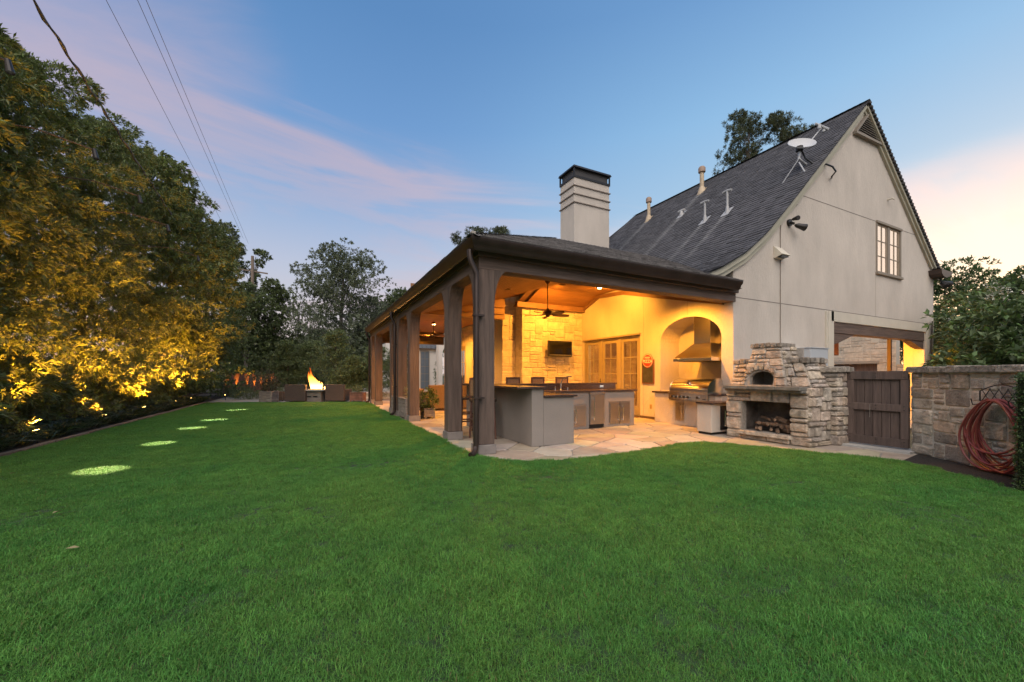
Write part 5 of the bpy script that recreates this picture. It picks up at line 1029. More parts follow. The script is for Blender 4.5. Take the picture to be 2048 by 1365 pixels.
# ============================================================ left fence with lit boards
fn = thing('board_fence', 'dark reddish board fence at the far left boundary lit from below in streaks', 'fence', (-6.3, 30, 0)); FM = mat('fence_board', (.16, .07, .045), .85, n_scale=5, n_amt=.3, objr=.25)
a = Vector((*cf(448, 25.5), 0)); b = Vector((*cf(552, 33), 0)); fd_ = (b - a); FL = fd_.length; fd_.normalize(); fnrm = Vector((fd_.y, -fd_.x, 0)); n = 62
for k in range(n):
    p = a + fd_ * FL * k / n; q = a + fd_ * (FL * (k + 1) / n - .012); MB().hexa([tuple(p), tuple(q), tuple(q - fnrm * .02), tuple(p - fnrm * .02), tuple(p + Vector((0, 0, 1.33))), tuple(q + Vector((0, 0, 1.33))), tuple(q - fnrm * .02 + Vector((0, 0, 1.33))), tuple(p - fnrm * .02 + Vector((0, 0, 1.33)))]).build('fence_board', FM, fn)
MB().hexa([tuple(a + fnrm * .03 + Vector((0, 0, 1.332))), tuple(b + fnrm * .03 + Vector((0, 0, 1.332))), tuple(b - fnrm * .05 + Vector((0, 0, 1.332))), tuple(a - fnrm * .05 + Vector((0, 0, 1.332))), tuple(a + fnrm * .03 + Vector((0, 0, 1.37))), tuple(b + fnrm * .03 + Vector((0, 0, 1.37))), tuple(b - fnrm * .05 + Vector((0, 0, 1.37))), tuple(a - fnrm * .05 + Vector((0, 0, 1.37)))]).build('fence_cap', FM, fn)
bf = thing('boundary_fence', 'dark board fence running behind the trunks of the left hedge row', 'fence', (-8.9, 10, 0))
for k in range(260): B('fence_board', (-9.95, -6 + k * .15, 0), (-9.92, -6 + k * .15 + .142, 1.9), mat('dark_board', (.03, .022, .018), .9, objr=.3), bf)
AMB = (1.0, .385, .035)
for k, f in enumerate((.04, .2, .38, .52, .66, .78, .9)):
    p = a + fd_ * FL * f + fnrm * .16
    t = thing('fence_light', ['nearest small ground light at the board fence, by the hedge', 'second fence ground light, next to the nearest one', 'third ground light along the board fence', 'middle one of the seven ground lights along the board fence', 'fifth ground light along the board fence from the hedge', 'last but one ground light along the board fence', 'farthest ground light along the board fence'][k], 'ground light', (p.x, p.y, .05), 'ground lights along the far fence'); MB().lathe((p.x, p.y, 0), [(.05, 0), (.05, .08), (.035, .09), (.001, .09)], 10).build('housing', DARK, t)
    spot(p.x, p.y, .16, 420, .75, .7, (p.x - fnrm.x * .10, p.y - fnrm.y * .10, 1.5), col=AMB)
# ============================================================ garden lights in the bed; downlights added in the trees over the lawn
def bedlight(x, y, e, aim, lab, ang=1.9, grp='landscape uplights in the planting bed'):
    t = thing('garden_uplight', lab, 'garden light', (x, y, 0), grp); MB().cyl((x, y), .012, 0, .16, 8).build('stake', DARK, t); MB().tube([(x, y, .15), (x - .03, y + .01, .26)], [.04, .055], 12).build('housing', DARK, t, smooth=True); MB().tube([(x - .031, y + .01, .262), (x - .033, y + .01, .268)], .042, 12).build('lens', M_emit('amber_lens', (1, .62, .16), 25), t)
    spot(x - .035, y + .01, .30, e, ang, .7, aim, col=AMB)
for (x, y, e, lab) in ((-4.45, 4.3, 150, 'uplight in the bed left of the picture edge'), (-4.45, 7.3, 230, 'uplight hidden under the nearest foliage at the left picture edge'), (-4.5, 10.4, 440, 'uplight in the bed under the large left tree'), (-4.65, 13.5, 560, 'bright uplight glowing among the strap leaves below the second tree'), (-4.7, 16.3, 620, 'second glowing uplight from the left among the strap leaves'), (-4.7, 19.4, 700, 'third small uplight from the left in the dark bed'), (-4.7, 21.6, 700, 'fourth tiny uplight near the end of the bed'), (-3.9, 24.2, 500, 'bright uplight beside the start of the board fence')):
    bedlight(x, y, e * 2.8, (x - 1.5, y + .3, 5.6), lab, 1.6)
LENS = M_emit('downlight_lens', (1, .97, .8), 1.2)
for k, (x, y, rr, py) in enumerate(((-2.46, 7.05, .30, 7.6), (-2.5, 9.35, .27, 9.9), (-2.5, 11.6, .30, 12.0), (-2.42, 13.5, .34, 14.0), (-2.38, 16.9, .36, 17.2))):  # source of the lawn pools is unseen; these tree fixtures are added to cast them
    fx_, fz_ = -3.55, 5.3
    t = thing('added_downlight', ['nearest', 'second nearest', 'middle', 'second farthest', 'farthest'][k] + ' small added tree downlight making a round pale patch on the lawn', 'garden light', (fx_, py, fz_), 'added tree downlights over the lawn')
    d = (Vector((x, y, 0)) - Vector((fx_, py, fz_))); L_ = d.length; dn_ = d.normalized(); p0 = Vector((fx_, py, fz_))
    MB().tube([p0 - dn_ * .12, p0 + dn_ * .015, p0 + dn_ * .06], [.03, .04, .045], 10, cap=False).build('housing', DARK, t, smooth=True); MB().tube([p0 - dn_ * .1, p0 + Vector((-.8, .05, .30)), p0 + Vector((-3.1, .1, .2))], .012, 6).build('bracket', BARK, t); MB().tube([p0 + dn_ * .001, p0 + dn_ * .004], .03, 10).build('lens', LENS, t)
    spot(p0.x + dn_.x * .03, p0.y + dn_.y * .03, p0.z + dn_.z * .03, 11000, 2 * math.atan(rr / L_), .5, (x, y, 0), col=(1, .64, .66), rad=.02)
# ============================================================ vegetation
def leafmat(name, c, isl=.4, tr=.25, hue=.02, rough=.5): return mat(name, c, rough, isl=isl, trans=tr, hue=hue, spec=.4)
L_MAG = leafmat('leaf_hedge', (.155, .20, .065)); L_DARK = leafmat('leaf_dark', (.11, .145, .06)); L_MID = leafmat('leaf_mid', (.12, .155, .06)); L_PALE = leafmat('leaf_pale', (.16, .19, .09)); L_PINE = leafmat('leaf_pine', (.10, .12, .06)); L_CON = leafmat('leaf_layered', (.15, .19, .07)); L_STRAP = leafmat('leaf_strap', (.03, .05, .022), rough=.35); L_CRAPE = leafmat('leaf_crape', (.10, .155, .055)); FLOW = mat('white_flower', (.6, .6, .52), .8, isl=.2)
def leaves(name, pos, dirs, L, W, m, parent, seed=0, droop=.0, fold=.25, kind=None):
    """pos (n,3) leaf base, dirs (n,3); one folded quad per leaf"""
    g = np.random.default_rng(seed); n = len(pos); d = dirs / (np.linalg.norm(dirs, axis=1, keepdims=True) + 1e-9)
    rnd = g.normal(size=(n, 3)); sd = np.cross(d, rnd * .6 + np.array([0, 0, 1.2])); sd /= np.linalg.norm(sd, axis=1, keepdims=True) + 1e-9; up = np.cross(sd, d)
    l = (L * g.uniform(.6, 1.25, n))[:, None]; w = (W * g.uniform(.7, 1.2, n))[:, None]
    mid = pos + d * l * .5; tip = pos + d * l + np.array([0, 0, -1]) * l * droop
    V = np.stack([pos, mid + sd * w * .5 + up * w * fold, tip, mid - sd * w * .5 + up * w * fold], 1).reshape(-1, 3)
    off = ORG.get(parent, Vector((0, 0, 0))); V -= np.array(off[:])
    me = bpy.data.meshes.new(name); me.vertices.add(4 * n); me.vertices.foreach_set('co', V.astype(np.float32).ravel()); me.loops.add(4 * n); me.loops.foreach_set('vertex_index', np.arange(4 * n, dtype=np.int32)); me.polygons.add(n); me.polygons.foreach_set('loop_start', np.arange(0, 4 * n, 4, dtype=np.int32)); me.polygons.foreach_set('loop_total', np.full(n, 4, dtype=np.int32)); me.update(calc_edges=True)
    return link(me, name, m, parent, kind)
def bough_points(c, rad, nt, nl, g, outward, up=.35, spread=1.0, shell=.55):
    """nt twig tips in an ellipsoid round c, nl leaves per tip"""
    u = g.normal(size=(nt, 3)); u /= np.linalg.norm(u, axis=1, keepdims=True); rr = g.uniform(shell, 1, nt)[:, None] ** .6
    tips = c + u * rr * rad; td = u * .6 + outward * .6 + np.array([0, 0, up]) ; 
    P = np.repeat(tips, nl, 0) + g.normal(size=(nt * nl, 3)) * .025; D = np.repeat(td, nl, 0) + g.normal(size=(nt * nl, 3)) * spread; return P, D
def trunk_mesh(name, x, y, h, r0, limbs, m, parent, z0=0, lean=(0, 0), g=None, top=.25):
    mb = MB(); N = 7; pts = []
    for i in range(N + 1):
        f = i / N; pts.append((x + lean[0] * f + math.sin(f * 5 + x) * .04 * h * .15, y + lean[1] * f + math.cos(f * 4 + y) * .04 * h * .15, z0 + h * f))
    mb.tube(pts, [r0 * (1.25 if i == 0 else 1) * (1 - (1 - top) * i / N) for i in range(N + 1)], 9)
    for (f, tip, r) in limbs:
        b = Vector(pts[min(N, int(f * N))]); t = Vector(tip); mid = b.lerp(t, .5) + Vector((0, 0, .06 * (t - b).length)); mb.tube([b, b.lerp(mid, .5) + Vector((0, 0, -.02)), mid, mid.lerp(t, .6), t], [r, r * .8, r * .6, r * .4, r * .2], 6)
    return mb.build(name, m, parent, smooth=True)
def tree(name, lab, cat, x, y, H, R_, z0, prof, nb, nt, nl, L, W, m, seed, bark=BARK, br=(.6, .3), group=None, tr=.16, side=None, up=.35, flat=.55, inner=0, jitter=.2, droop=.05, limbs=14, spread=.9, lean=(0, 0), holes=None):
    g = np.random.default_rng(seed); t = thing(name, lab, cat, (x, y, 0), group); Ps = []; Ds = []; lim = []
    for k in range(nb):
        f = (k + g.uniform(0, 1)) / nb; z = z0 + (H - z0) * f; rp_ = prof(f) * R_
        if side is not None: a = side + g.uniform(-2.0, 2.0)
        else: a = g.uniform(0, 2 * math.pi)
        rr = rp_ * g.uniform(.55, 1.0 + jitter) if g.random() > inner else rp_ * g.uniform(.1, .6)
        if holes is not None:
            import mathutils as _mu
            nv_ = _mu.noise.noise(Vector((math.cos(a) * 2.1 + seed, (y + math.sin(a) * R_) * .55, z * .75)))
            if nv_ < holes and k % 3: continue
            rr *= 1 + .28 * nv_
        o = np.array([math.cos(a), math.sin(a), 0.0]); b = br[0] * g.uniform(.6, 1.35) * (.75 + .4 * min(1, prof(f)))
        c = np.array([x + lean[0] * f, y + lean[1] * f, z]) + o * max(0, rr - b * .4); c[2] += g.uniform(-.2, .2)
        P, D = bough_points(c, np.array([b, b, b * flat]), nt, nl, g, o * .8, up, spread); Ps.append(P); Ds.append(D)
        if k % max(1, nb // limbs) == 0: lim.append((min(.95, max(.12, (c[2] - br[0] * 1.6) / (H * .92))), tuple(c - o * b * .3), tr * .3 * (1 - f * .6)))
    leaves('crown', np.concatenate(Ps), np.concatenate(Ds), L, W, m, t, seed, droop)
    trunk_mesh('trunk', x, y, H * .92, tr, lim, bark, t, lean=lean); return t
# the great hedge of evergreen trees on the left
p_hedge = lambda f: min(1, .92 + .8 * f) * (1 if f < .5 else math.sqrt(max(.0, 1 - ((f - .5) / .52) ** 2.2))) 
HD = [(-7.6, 4.8, 8.8, 2.15), (-7.4, 8.2, 9.5, 2.15), (-7.4, 11.6, 8.9, 2.15), (-7.5, 15.0, 9.6, 2.2), (-7.0, 18.4, 10.0, 2.2), (-6.7, 22.0, 10.5, 2.25), (-6.5, 25.8, 10.6, 2.3), (-6.6, 29.6, 10.8, 2.4), (-7.0, 34.0, 10.8, 2.6)]
HL = ['nearest tall evergreen hedge tree cut by the left picture edge', 'tall evergreen hedge tree at the left edge with yellow lit drooping branches', 'third broad evergreen of the left row, over the bright uplight', 'fourth evergreen of the left row standing behind the bed', 'fifth evergreen of the left row with the thick cable entering its top', 'sixth evergreen of the left row, lit amber low down', 'seventh evergreen of the left row, right before the board fence', 'eighth evergreen of the left row, dark green at the fence end', 'last evergreen of the left row in front of the utility pole']
for k, (x, y, H, Rr) in enumerate(HD):
    near = k < 5; dens = [0.9, 1.1, 1.1, 1.0, .85, .75, .65, .5, .5][k]
    tree('evergreen_tree', HL[k], 'tree', x, y, H, Rr, .28, p_hedge, int(185 * (dens if dens < 1 else 1)), int(62 * dens), 13, .15 if near else .19, .034 if near else .055, L_MAG, 100 + k, group='evergreens of the left hedge row', side=R(-25), inner=.12, flat=.36, br=(.80, .3), tr=.15, up=.15, droop=.12, spread=.62, jitter=.32, holes=-.12)
# strap-leaved ground cover in the bed
g = np.random.default_rng(55); nC = 1150; cx = g.uniform(-5.35, -4.48, nC); cy = 3.0 + 20 * g.random(nC) ** 1.0; Pn = []; Dn = []
for a, b in zip(cx, cy):
    n = 24; an = g.uniform(0, 6.28, n); Pn.append(np.stack([a + g.normal(0, .03, n), b + g.normal(0, .03, n), np.full(n, .02)], 1)); Dn.append(np.stack([np.cos(an) * .75, np.sin(an) * .75, g.uniform(.5, 1.3, n)], 1))
Pn = np.concatenate(Pn); Dn = np.concatenate(Dn); o = leaves('ground_cover', Pn, Dn, .50, .020, L_STRAP, None, 5, droop=.35, kind='stuff')
# second pieces from the tips for arching
dn = Dn / np.linalg.norm(Dn, axis=1, keepdims=True); 
# layered conifers behind the fire
p_con = lambda f: (1 - f) ** .75 * .95 + .08
def conifer(px, Z, H, Rr, lab, seed, m=L_CON, z0=.35): x, y = cf(px, Z); return tree('layered_conifer', lab, 'tree', x, y, H, Rr, z0, p_con, 46, 42, 9, .13, .035, m, seed, br=(.62, .2), flat=.25, up=.25, group='layered conifers behind the fire', tr=.09, spread=.6, droop=.0, inner=.2)
conifer(672, 24, 3.9, 2.1, 'tallest layered conifer right behind the fire', 301); conifer(575, 25.5, 3.3, 1.9, 'left layered conifer behind the left wicker chair', 302); conifer(752, 24.5, 3.0, 1.6, 'right layered conifer beside the last pavilion column, faintly amber', 303); conifer(622, 26.5, 3.5, 1.9, 'layered conifer between the two big ones behind the flames', 304); conifer(712, 23.3, 2.3, 1.4, 'small layered conifer right of the right wicker chair', 305)
conifer(800, 27, 3.0, 1.6, 'dark conifer seen through the far columns', 306, L_DARK)
# shrubs
def shrub(nm, lab, x, y, z, r, m, seed, nt=90, nl=8, L=.07, W=.03, cat='shrub', h=None, grp=None):
    g = np.random.default_rng(seed); t = thing(nm, lab, cat, (x, y, z), grp); P, D = bough_points(np.array([x, y, z + (h or r) * .9]), np.array([r, r, (h or r)]), nt, nl, g, np.zeros(3), .5, .8, .35); leaves('foliage', P, D, L, W, m, t, seed); MB().tube([(x, y, z - .05), (x + .01, y, z + (h or r) * .9)], .02, 6).build('stem', BARK, t); return t
x, y = cf(538, 18.3); shrub('potted_shrub', 'reddish green bushy shrub in the square planter left of the chairs', x, y, .45, .42, leafmat('leaf_reddish', (.07, .06, .03)), 401, 150, 9)
x, y = cf(528, 21.5); shrub('shrub', 'olive shrub lit by the ground lights at the end of the board fence', x, y, .0, .95, leafmat('leaf_olive', (.09, .09, .045)), 402, 260, 9, .08, .03, h=.85)
x, y = cf(716, 18.9); shrub('potted_plant', 'small dark plant in the reddish planter right of the wicker chairs', x, y, .38, .24, L_DARK, 403, 60, 8, .09, .02, h=.2)
shrub('potted_plant', 'green yellow bushy plant spilling from the planter inside the third column', 3.05, 11.55, .22, .30, leafmat('leaf_bright', (.09, .14, .03)), 404, 110, 9, .09, .03, h=.34)
shrub('potted_plant', 'few yellow stems rising from the tall planter box between columns', 2.52, 11.8, .55, .14, L_PALE, 405, 22, 6, .12, .012, h=.2)
x, y = cf(500, 20.5); shrub('shrub', 'low rounded ground cover shrub between the fence lights and terrace', x, y, 0, .9, L_DARK, 406, 230, 9, .07, .03, h=.25)
x, y = cf(480, 22.5); shrub('shrub', 'low leafy shrub at the foot of the board fence', x, y, 0, .9, L_DARK, 407, 200, 9, .07, .03, h=.3)
x, y = cf(757, 20.2); shrub('shrub', 'small amber lit shrub behind the last column', x, y, 0, .45, leafmat('leaf_olive', (.09, .09, .045)), 408, 90, 9, .08, .03, h=.4)
# big background trees
p_round = lambda f: math.sqrt(max(0.02, 1 - (2 * f - 1) ** 2)); p_up = lambda f: .35 + .75 * math.sin(math.pi * min(1, .12 + f * .86)) 
def bgtree(px, Z, H, Rr, z0, lab, seed, m, nb=60, nt=34, nl=8, L=.26, W=.12, prof=p_round, br=(1.2, .6), bark=BARKG, nm='broadleaf_tree', **k):
    x, y = cf(px, Z); return tree(nm, lab, 'tree', x, y, H, Rr, z0, prof, nb, nt, nl, L, W, m, seed, bark=bark, br=br, flat=.7, tr=.28, inner=.35, group='background trees', **k)
bgtree(680, 38, 12.9, 4.1, 1.6, 'large airy grey-green tree in the middle distance behind the fire', 501, leafmat('leaf_willow', (.14, .17, .10)), 130, 50, 8, .25, .085, prof=lambda f: .45 + .62 * math.sin(math.pi * min(1, .15 + f * .75)), br=(1.1, .6), lean=(.3, 0))
bgtree(742, 42, 9.2, 2.6, 1.5, 'right shoulder of pale airy foliage beside the large middle tree', 502, leafmat('leaf_willow', (.14, .17, .10)), 46, 40, 8, .26, .07, br=(1.0, .6))
bgtree(543, 40, 10.4, 3.2, 1.0, 'leafy tree right of the utility pole', 503, L_MID, 70, 44, 8, .26, .12)
bgtree(492, 38, 9.6, 2.6, 1.0, 'dark bushy tree under the utility pole at the end of the hedge', 504, L_DARK, 60, 44, 8, .24, .11)
bgtree(448, 47, 18.8, 2.0, 13.2, 'tall thin-stemmed tree with a small round crown left of the utility pole', 505, L_PALE, 30, 40, 8, .3, .15, br=(.95, .6))
bgtree(508, 49, 17.0, 1.7, 12.6, 'ivy-like sprigs crowning the utility pole', 506, L_MID, 13, 20, 8, .3, .15, br=(.55, .4), nm='vine_tree')
bgtree(800, 48, 11.2, 3.2, 2, 'rounded dark green tree above the far end of the pavilion roof', 507, L_DARK, 60, 46, 8, .3, .14)
bgtree(860, 55, 11.6, 3.6, 2, 'rounded green tree further right, mostly hidden by the gutter', 508, L_MID, 50, 40, 8, .32, .15)
bgtree(640, 46, 6.0, 3.2, .3, 'low dense dark tree closing the gap behind the conifers', 509, L_DARK, 60, 44, 8, .28, .14); bgtree(570, 44, 5.0, 3.0, .3, 'low dense dark tree left of centre behind the conifers', 510, L_DARK, 60, 44, 8, .28, .14); bgtree(735, 40, 4.8, 2.8, .3, 'low dense dark tree in front of the far grey house', 511, L_DARK, 56, 44, 8, .28, .14); bgtree(470, 42, 7.0, 3.0, .3, 'dense dark tree behind the board fence', 512, L_DARK, 60, 44, 8, .28, .14)
# pines
def pine(px, Z, H, Rr, z0, lab, seed, nb=16, nt=40, lean=(0, 0), br=(1.0, .5)):
    x, y = cf(px, Z); return tree('pine_tree', lab, 'tree', x, y, H, Rr, z0, lambda f: .35 + .65 * math.sin(math.pi * min(1, f * .9 + .05)), nb, nt, 14, .30, .05, L_PINE, seed, bark=BARK, br=br, flat=.55, tr=.2, inner=.3, group='pine trees behind the houses', lean=lean, spread=.9, limbs=18, up=.1)
pine(1495, 40, 28.0, 3.3, 22.0, 'tall pine crown standing above the house ridge, left cluster', 601, 22, 60); pine(1580, 40, 27.4, 3.4, 21.8, 'second pine crown behind the ridge and satellite dish', 602, 22, 60)
pine(950, 45, 17.6, 2.3, 14.9, 'distant pine top just above the corner of the pavilion roof', 603, 16, 44, br=(.9, .5)); pine(1003, 46, 18.4, 1.9, 16.0, 'smaller distant pine top right of the roof corner', 604, 12, 40, br=(.7, .5))
# trees behind the garden wall on the right
def rt(x, y, H, Rr, lab, seed, fl=True, z0=.6, nb=80):
    t = tree('crape_myrtle', lab, 'tree', x, y, H, Rr, z0, lambda f: .75 + .25 * math.sin(math.pi * f) if f < .75 else math.sqrt(max(.02, 1 - ((f - .72) / .3) ** 2)), nb, 46, 8, .17, .075, L_CRAPE, seed, bark=BARKG, br=(.75, .5), flat=.6, tr=.12, inner=.25, group='flowering trees behind the garden wall')
    if fl:
        g = np.random.default_rng(seed + 9); n = 46; a = g.uniform(R(120), R(300), n); f = g.uniform(.3, 1, n); Ps = []; Ds = []
        for aa, ff in zip(a, f):
            rr = Rr * (.98 if ff < .75 else .7); c = np.array([x + math.cos(aa) * rr, y + math.sin(aa) * rr, z0 + (H - z0) * ff]); P, D = bough_points(c, np.array([.13, .13, .12]), 12, 3, g, np.zeros(3), .3, 1); Ps.append(P); Ds.append(D)
        leaves('blossom', np.concatenate(Ps), np.concatenate(Ds), .06, .05, FLOW, t, seed)
rt(19.0, 3.0, 4.0, 1.9, 'right flowering crape myrtle rising above the wall and clipped hedge', 701); rt(24.0, 5.1, 4.5, 1.5, 'left flowering crape myrtle beside the house corner', 702); rt(16.2, .4, 4.0, 1.9, 'flowering crape myrtle at the far right picture edge', 703); rt(26, 4.2, 5.3, 2.2, 'taller crape myrtle in the second row behind the wall', 704, False); rt(29.5, 8.2, 6.6, 2.6, 'pale tree far behind the house corner', 705, False); rt(14.0, 2.4, 2.7, 1.5, 'low dark bush directly behind the garden wall', 706, False, .1, 50); rt(24, 6.1, 3.0, 1.5, 'dark bush behind the wall near the house corner', 707, False, .1, 50)
rt(33, 12.2, 5.5, 2.8, 'dark tree seen through the drive-through passage', 708, False)
# vine on the right pier
t = thing('climbing_vine', 'dark climbing vine on the right corner pier of the house', 'vine', (19.8, 5.8, 0)); g = np.random.default_rng(77); n = 1500; zz = 3.3 * g.random(n) ** .9; wd_ = .10 + .22 * (1 - abs(zz - 1.6) / 2.2); xx = 19.82 + g.normal(0, 1, n) * wd_ * .7 + .12 * np.sin(zz * 3); leaves('foliage', np.stack([xx, 5.78 - g.uniform(0, .18, n), zz], 1), np.stack([g.normal(0, 1, n), -np.abs(g.normal(0, 1, n)), g.normal(0, .7, n)], 1), .10, .08, L_DARK, t, 7); MB().tube([(19.8, 5.86, 0), (19.85, 5.85, 1.2), (19.75, 5.85, 2.2), (19.85, 5.85, 3.2)], .02, 6).build('stem', BARK, t)
# clipped box hedge at the right edge
hg = thing('box_hedge', 'dark clipped box hedge cut off by the right picture edge', 'hedge', (7.4, 1.0, 0)); g = np.random.default_rng(88); HX0, HX1, HY0, HY1, HH = 6.90, 7.75, .72, 1.36, 1.27
ca, sa = math.cos(R(-8)), math.sin(R(-8)); n = 26000; f = g.integers(0, 5, n); u = g.random(n); v = g.random(n); jd = g.normal(0, .018, n) - .01
lx = np.where(f == 0, jd * -1, np.where(f == 1, .95 + jd, u * .95)); ly = np.where(f == 2, -jd, np.where(f == 3, .60 + jd, np.where(f < 2, u * .60, v * .60))); lz = np.where(f == 4, HH + jd, v * HH)
X_ = 6.86 + lx * ca - ly * sa; Y_ = .80 + lx * sa + ly * ca
N3 = np.array([[-1, 0, .2], [1, 0, .2], [0, -1, .2], [0, 1, .2], [0, 0, 1]])[f] + g.normal(0, .6, (n, 3)); leaves('foliage', np.stack([X_, Y_, lz], 1), N3, .028, .018, HEDGE, hg, 9)
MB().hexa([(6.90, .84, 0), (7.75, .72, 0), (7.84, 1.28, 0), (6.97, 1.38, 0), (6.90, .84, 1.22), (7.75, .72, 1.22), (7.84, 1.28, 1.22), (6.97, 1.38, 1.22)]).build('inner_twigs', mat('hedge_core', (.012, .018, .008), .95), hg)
# ============================================================ far buildings
def fbox(px, Z, w, d, z0, z1, nm, m, par, dx=0):
    return None
x, y = 6.2, 26.5
wg = thing('house_wing', 'cream stucco wing of the house with tall window and arched opening seen through the gallery', 'building', (7.5, 27, 0))
B('wall', (6.3, 26.4, 0), (7.9, 30, 3.05), mat('wing_white', (.62, .58, .52), .9, n_scale=.8, n_amt=.05), wg); wm = MATS['wing_white']
mb = MB(); A_ = [Vector((7.0, 24.0, 0)), Vector((7.25, 24.0, 0)), Vector((7.25, 24.0, 2.6))] + [Vector((7.25 + 1.1 * (1 - math.cos(R(90) * k / 8)), 24.0, 2.6 + .75 * math.sin(R(90) * k / 8))) for k in range(1, 9)] + [Vector((9.2, 24, 3.35)), Vector((9.2, 24, 4.0)), Vector((7.0, 24, 4.0))]
mb.prism(A_, (0, .5, 0)).build('arch_wall', wm, wg)
MB().hexa([(6.1, 26.1, 3.05), (8.3, 26.1, 3.05), (8.3, 30, 3.05), (6.1, 30, 3.05), (6.6, 26.9, 4.0), (8.3, 26.9, 4.0), (8.3, 30, 4.0), (6.6, 30, 4.0)]).build('bay_roof', mat('seam_roof', (.09, .095, .10), .5, metal=.4), wg)
for k in range(7): x0 = 6.2 + k * .3; MB().hexa([(x0, 26.08, 3.07), (x0 + .03, 26.08, 3.07), (x0 + .1, 26.9, 4.02), (x0 + .07, 26.9, 4.02), (x0, 26.08, 3.12), (x0 + .03, 26.08, 3.12), (x0 + .1, 26.9, 4.06), (x0 + .07, 26.9, 4.06)]).build('roof_seam', MATS['seam_roof'], wg)
wf = B('window', (6.45, 26.34, .3), (7.05, 26.40, 2.9), WT, wg)
for c in range(2):
    for q in range(5): B('pane', (6.49 + c * .27, 26.325, .36 + q * .5), (6.49 + c * .27 + .24, 26.335, .36 + q * .5 + .47), mat('far_pane', (.12, .14, .16), .15), wf)
B('wall', (4.8, 30, 0), (5.2, 34, 3.6), wm, wg)
shrub('topiary_shrub', 'slim spiral shaped evergreen before the pale house wing', 7.35, 25.2, 0, .34, L_DARK, 411, 160, 9, .08, .03, h=1.25)
shrub('shrub', 'pale green shrub beyond the far columns', 4.6, 24.5, 0, .5, L_PALE, 412, 120, 9, .08, .03, h=.4)
x, y = cf(722, 45); nh = thing('neighbour_house', 'dark grey neighbouring house with tall round-topped chimney beyond the trees', 'house', (x, y, 0)); GD = mat('neighbour_grey', (.09, .095, .11), .9, n_scale=1, n_amt=.1)
MB().tube([(x, y, 0), (x, y, 6.9)], .62, 12).build('chimney', GD, nh); MB().tube([(x, y, 6.9), (x, y, 7.05), (x, y, 7.35)], [.68, .68, .5], 12).build('chimney_cap', GD, nh); B('wall', (x + .3, y - .5, 0), (x + 4.2, y + 5, 5.6), GD, nh)
MB().prism([(x + .0, y - .7, 5.6), (x + 4.5, y - .7, 5.6), (x + 3.2, y - .7, 7.1), (x + 1.4, y - .7, 7.1)], (0, 6, 0)).build('roof', mat('neighbour_roof', (.05, .05, .055), .9), nh); B('wall', (x - 2.2, y - .3, 0), (x - .5, y + 4, 4.6), GD, nh)
# stone garage seen through the passage
sg2 = thing('stone_garage', 'pale stone garage building with dark wooden door seen through the passage', 'garage', (26, 10.5, 0))
MB().holed([[Vector((26, 8.95, 0)), Vector((26, 15.5, 0)), Vector((26, 15.5, 3.8)), Vector((26, 8.95, 3.8))], [Vector((26, 9.7, .0)), Vector((26, 14.2, .0)), Vector((26, 14.2, 1.86)), Vector((26, 9.7, 1.86))]], (.4, 0, 0)).build('wall', MORTAR, sg2)
stone_face([(26, 15.5, 1.86), (26, 8.95, 1.86), (26, 8.95, 3.8), (26, 15.5, 3.8)], sg2, .17, STONEI, seed=61, depth=.04, gap=.015, wr=(1, 4), hr=(1, 2)); stone_face([(26, 9.7, 0), (26, 8.95, 0), (26, 8.95, 1.86), (26, 9.7, 1.86)], sg2, .17, STONEI, seed=62, depth=.04, gap=.015, wr=(1, 3), hr=(1, 2))
for k in range(10): B('door_board', (26.15, 9.71 + k * .449, 0), (26.2, 9.71 + k * .449 + .44, 1.85), GATEW, sg2)
B('door_head', (25.93, 9.6, 1.87), (26.0, 14.3, 2.0), mat('head_stone', (.33, .29, .24), .9), sg2)
lw2 = thing('court_wall', 'low pale stone wall right of the stone garage, seen through the passage', 'wall', (26, 8.3, 0)); B('core', (26.05, 6.5, 0), (26.4, 8.94, 1.80), MORTAR, lw2); stone_face([(26.05, 8.94, 0), (26.05, 6.5, 0), (26.05, 6.5, 1.8), (26.05, 8.94, 1.8)], lw2, .2, STONEI, seed=63, depth=.04, gap=.015)
# ============================================================ utility poles and wires
x1, y1 = cf(505, 45); up_ = thing('utility_pole', 'tall brown utility pole with crossarm rising behind the hedge', 'utility pole', (x1, y1, 0)); MB().tube([(x1, y1, 0), (x1, y1, 14.8)], [.2, .15], 10).build('pole', POLEW, up_); MB().hexa([(x1 - 1.3, y1 - .06, 13.1), (x1 + 1.5, y1 - .06, 12.9), (x1 + 1.5, y1 + .06, 12.9), (x1 - 1.3, y1 + .06, 13.1), (x1 - 1.3, y1 - .06, 13.24), (x1 + 1.5, y1 - .06, 13.04), (x1 + 1.5, y1 + .06, 13.04), (x1 - 1.3, y1 + .06, 13.24)]).build('crossarm', POLEW, up_)
x2, y2 = cf(592, 62); u2 = thing('utility_pole', 'distant dark utility pole with a round transformer between the trees', 'utility pole', (x2, y2, 0)); MB().tube([(x2, y2, 0), (x2 + .4, y2, 10.6)], [.2, .14], 8).build('pole', mat('pole_dark', (.05, .045, .045), .9), u2); MB().cyl((x2 + .75, y2), .42, 6.2, 7.6, 12).build('transformer', mat('transformer', (.16, .17, .18), .5), u2, smooth=True)
def wire(nm, lab, a, b, sag, r, m, n=40, ext=None):
    a, b = Vector(a), Vector(b); pts = [a.lerp(b, k / n) + Vector((0, 0, -sag * 4 * (k / n) * (1 - k / n))) for k in range(n + 1)]
    return finish(MB().tube(pts, r, 5).build(nm, m, smooth=True, loc=tuple(a)), lab, 'cable', 'overhead wires')
WM = mat('wire_dark', (.05, .05, .055), .6)
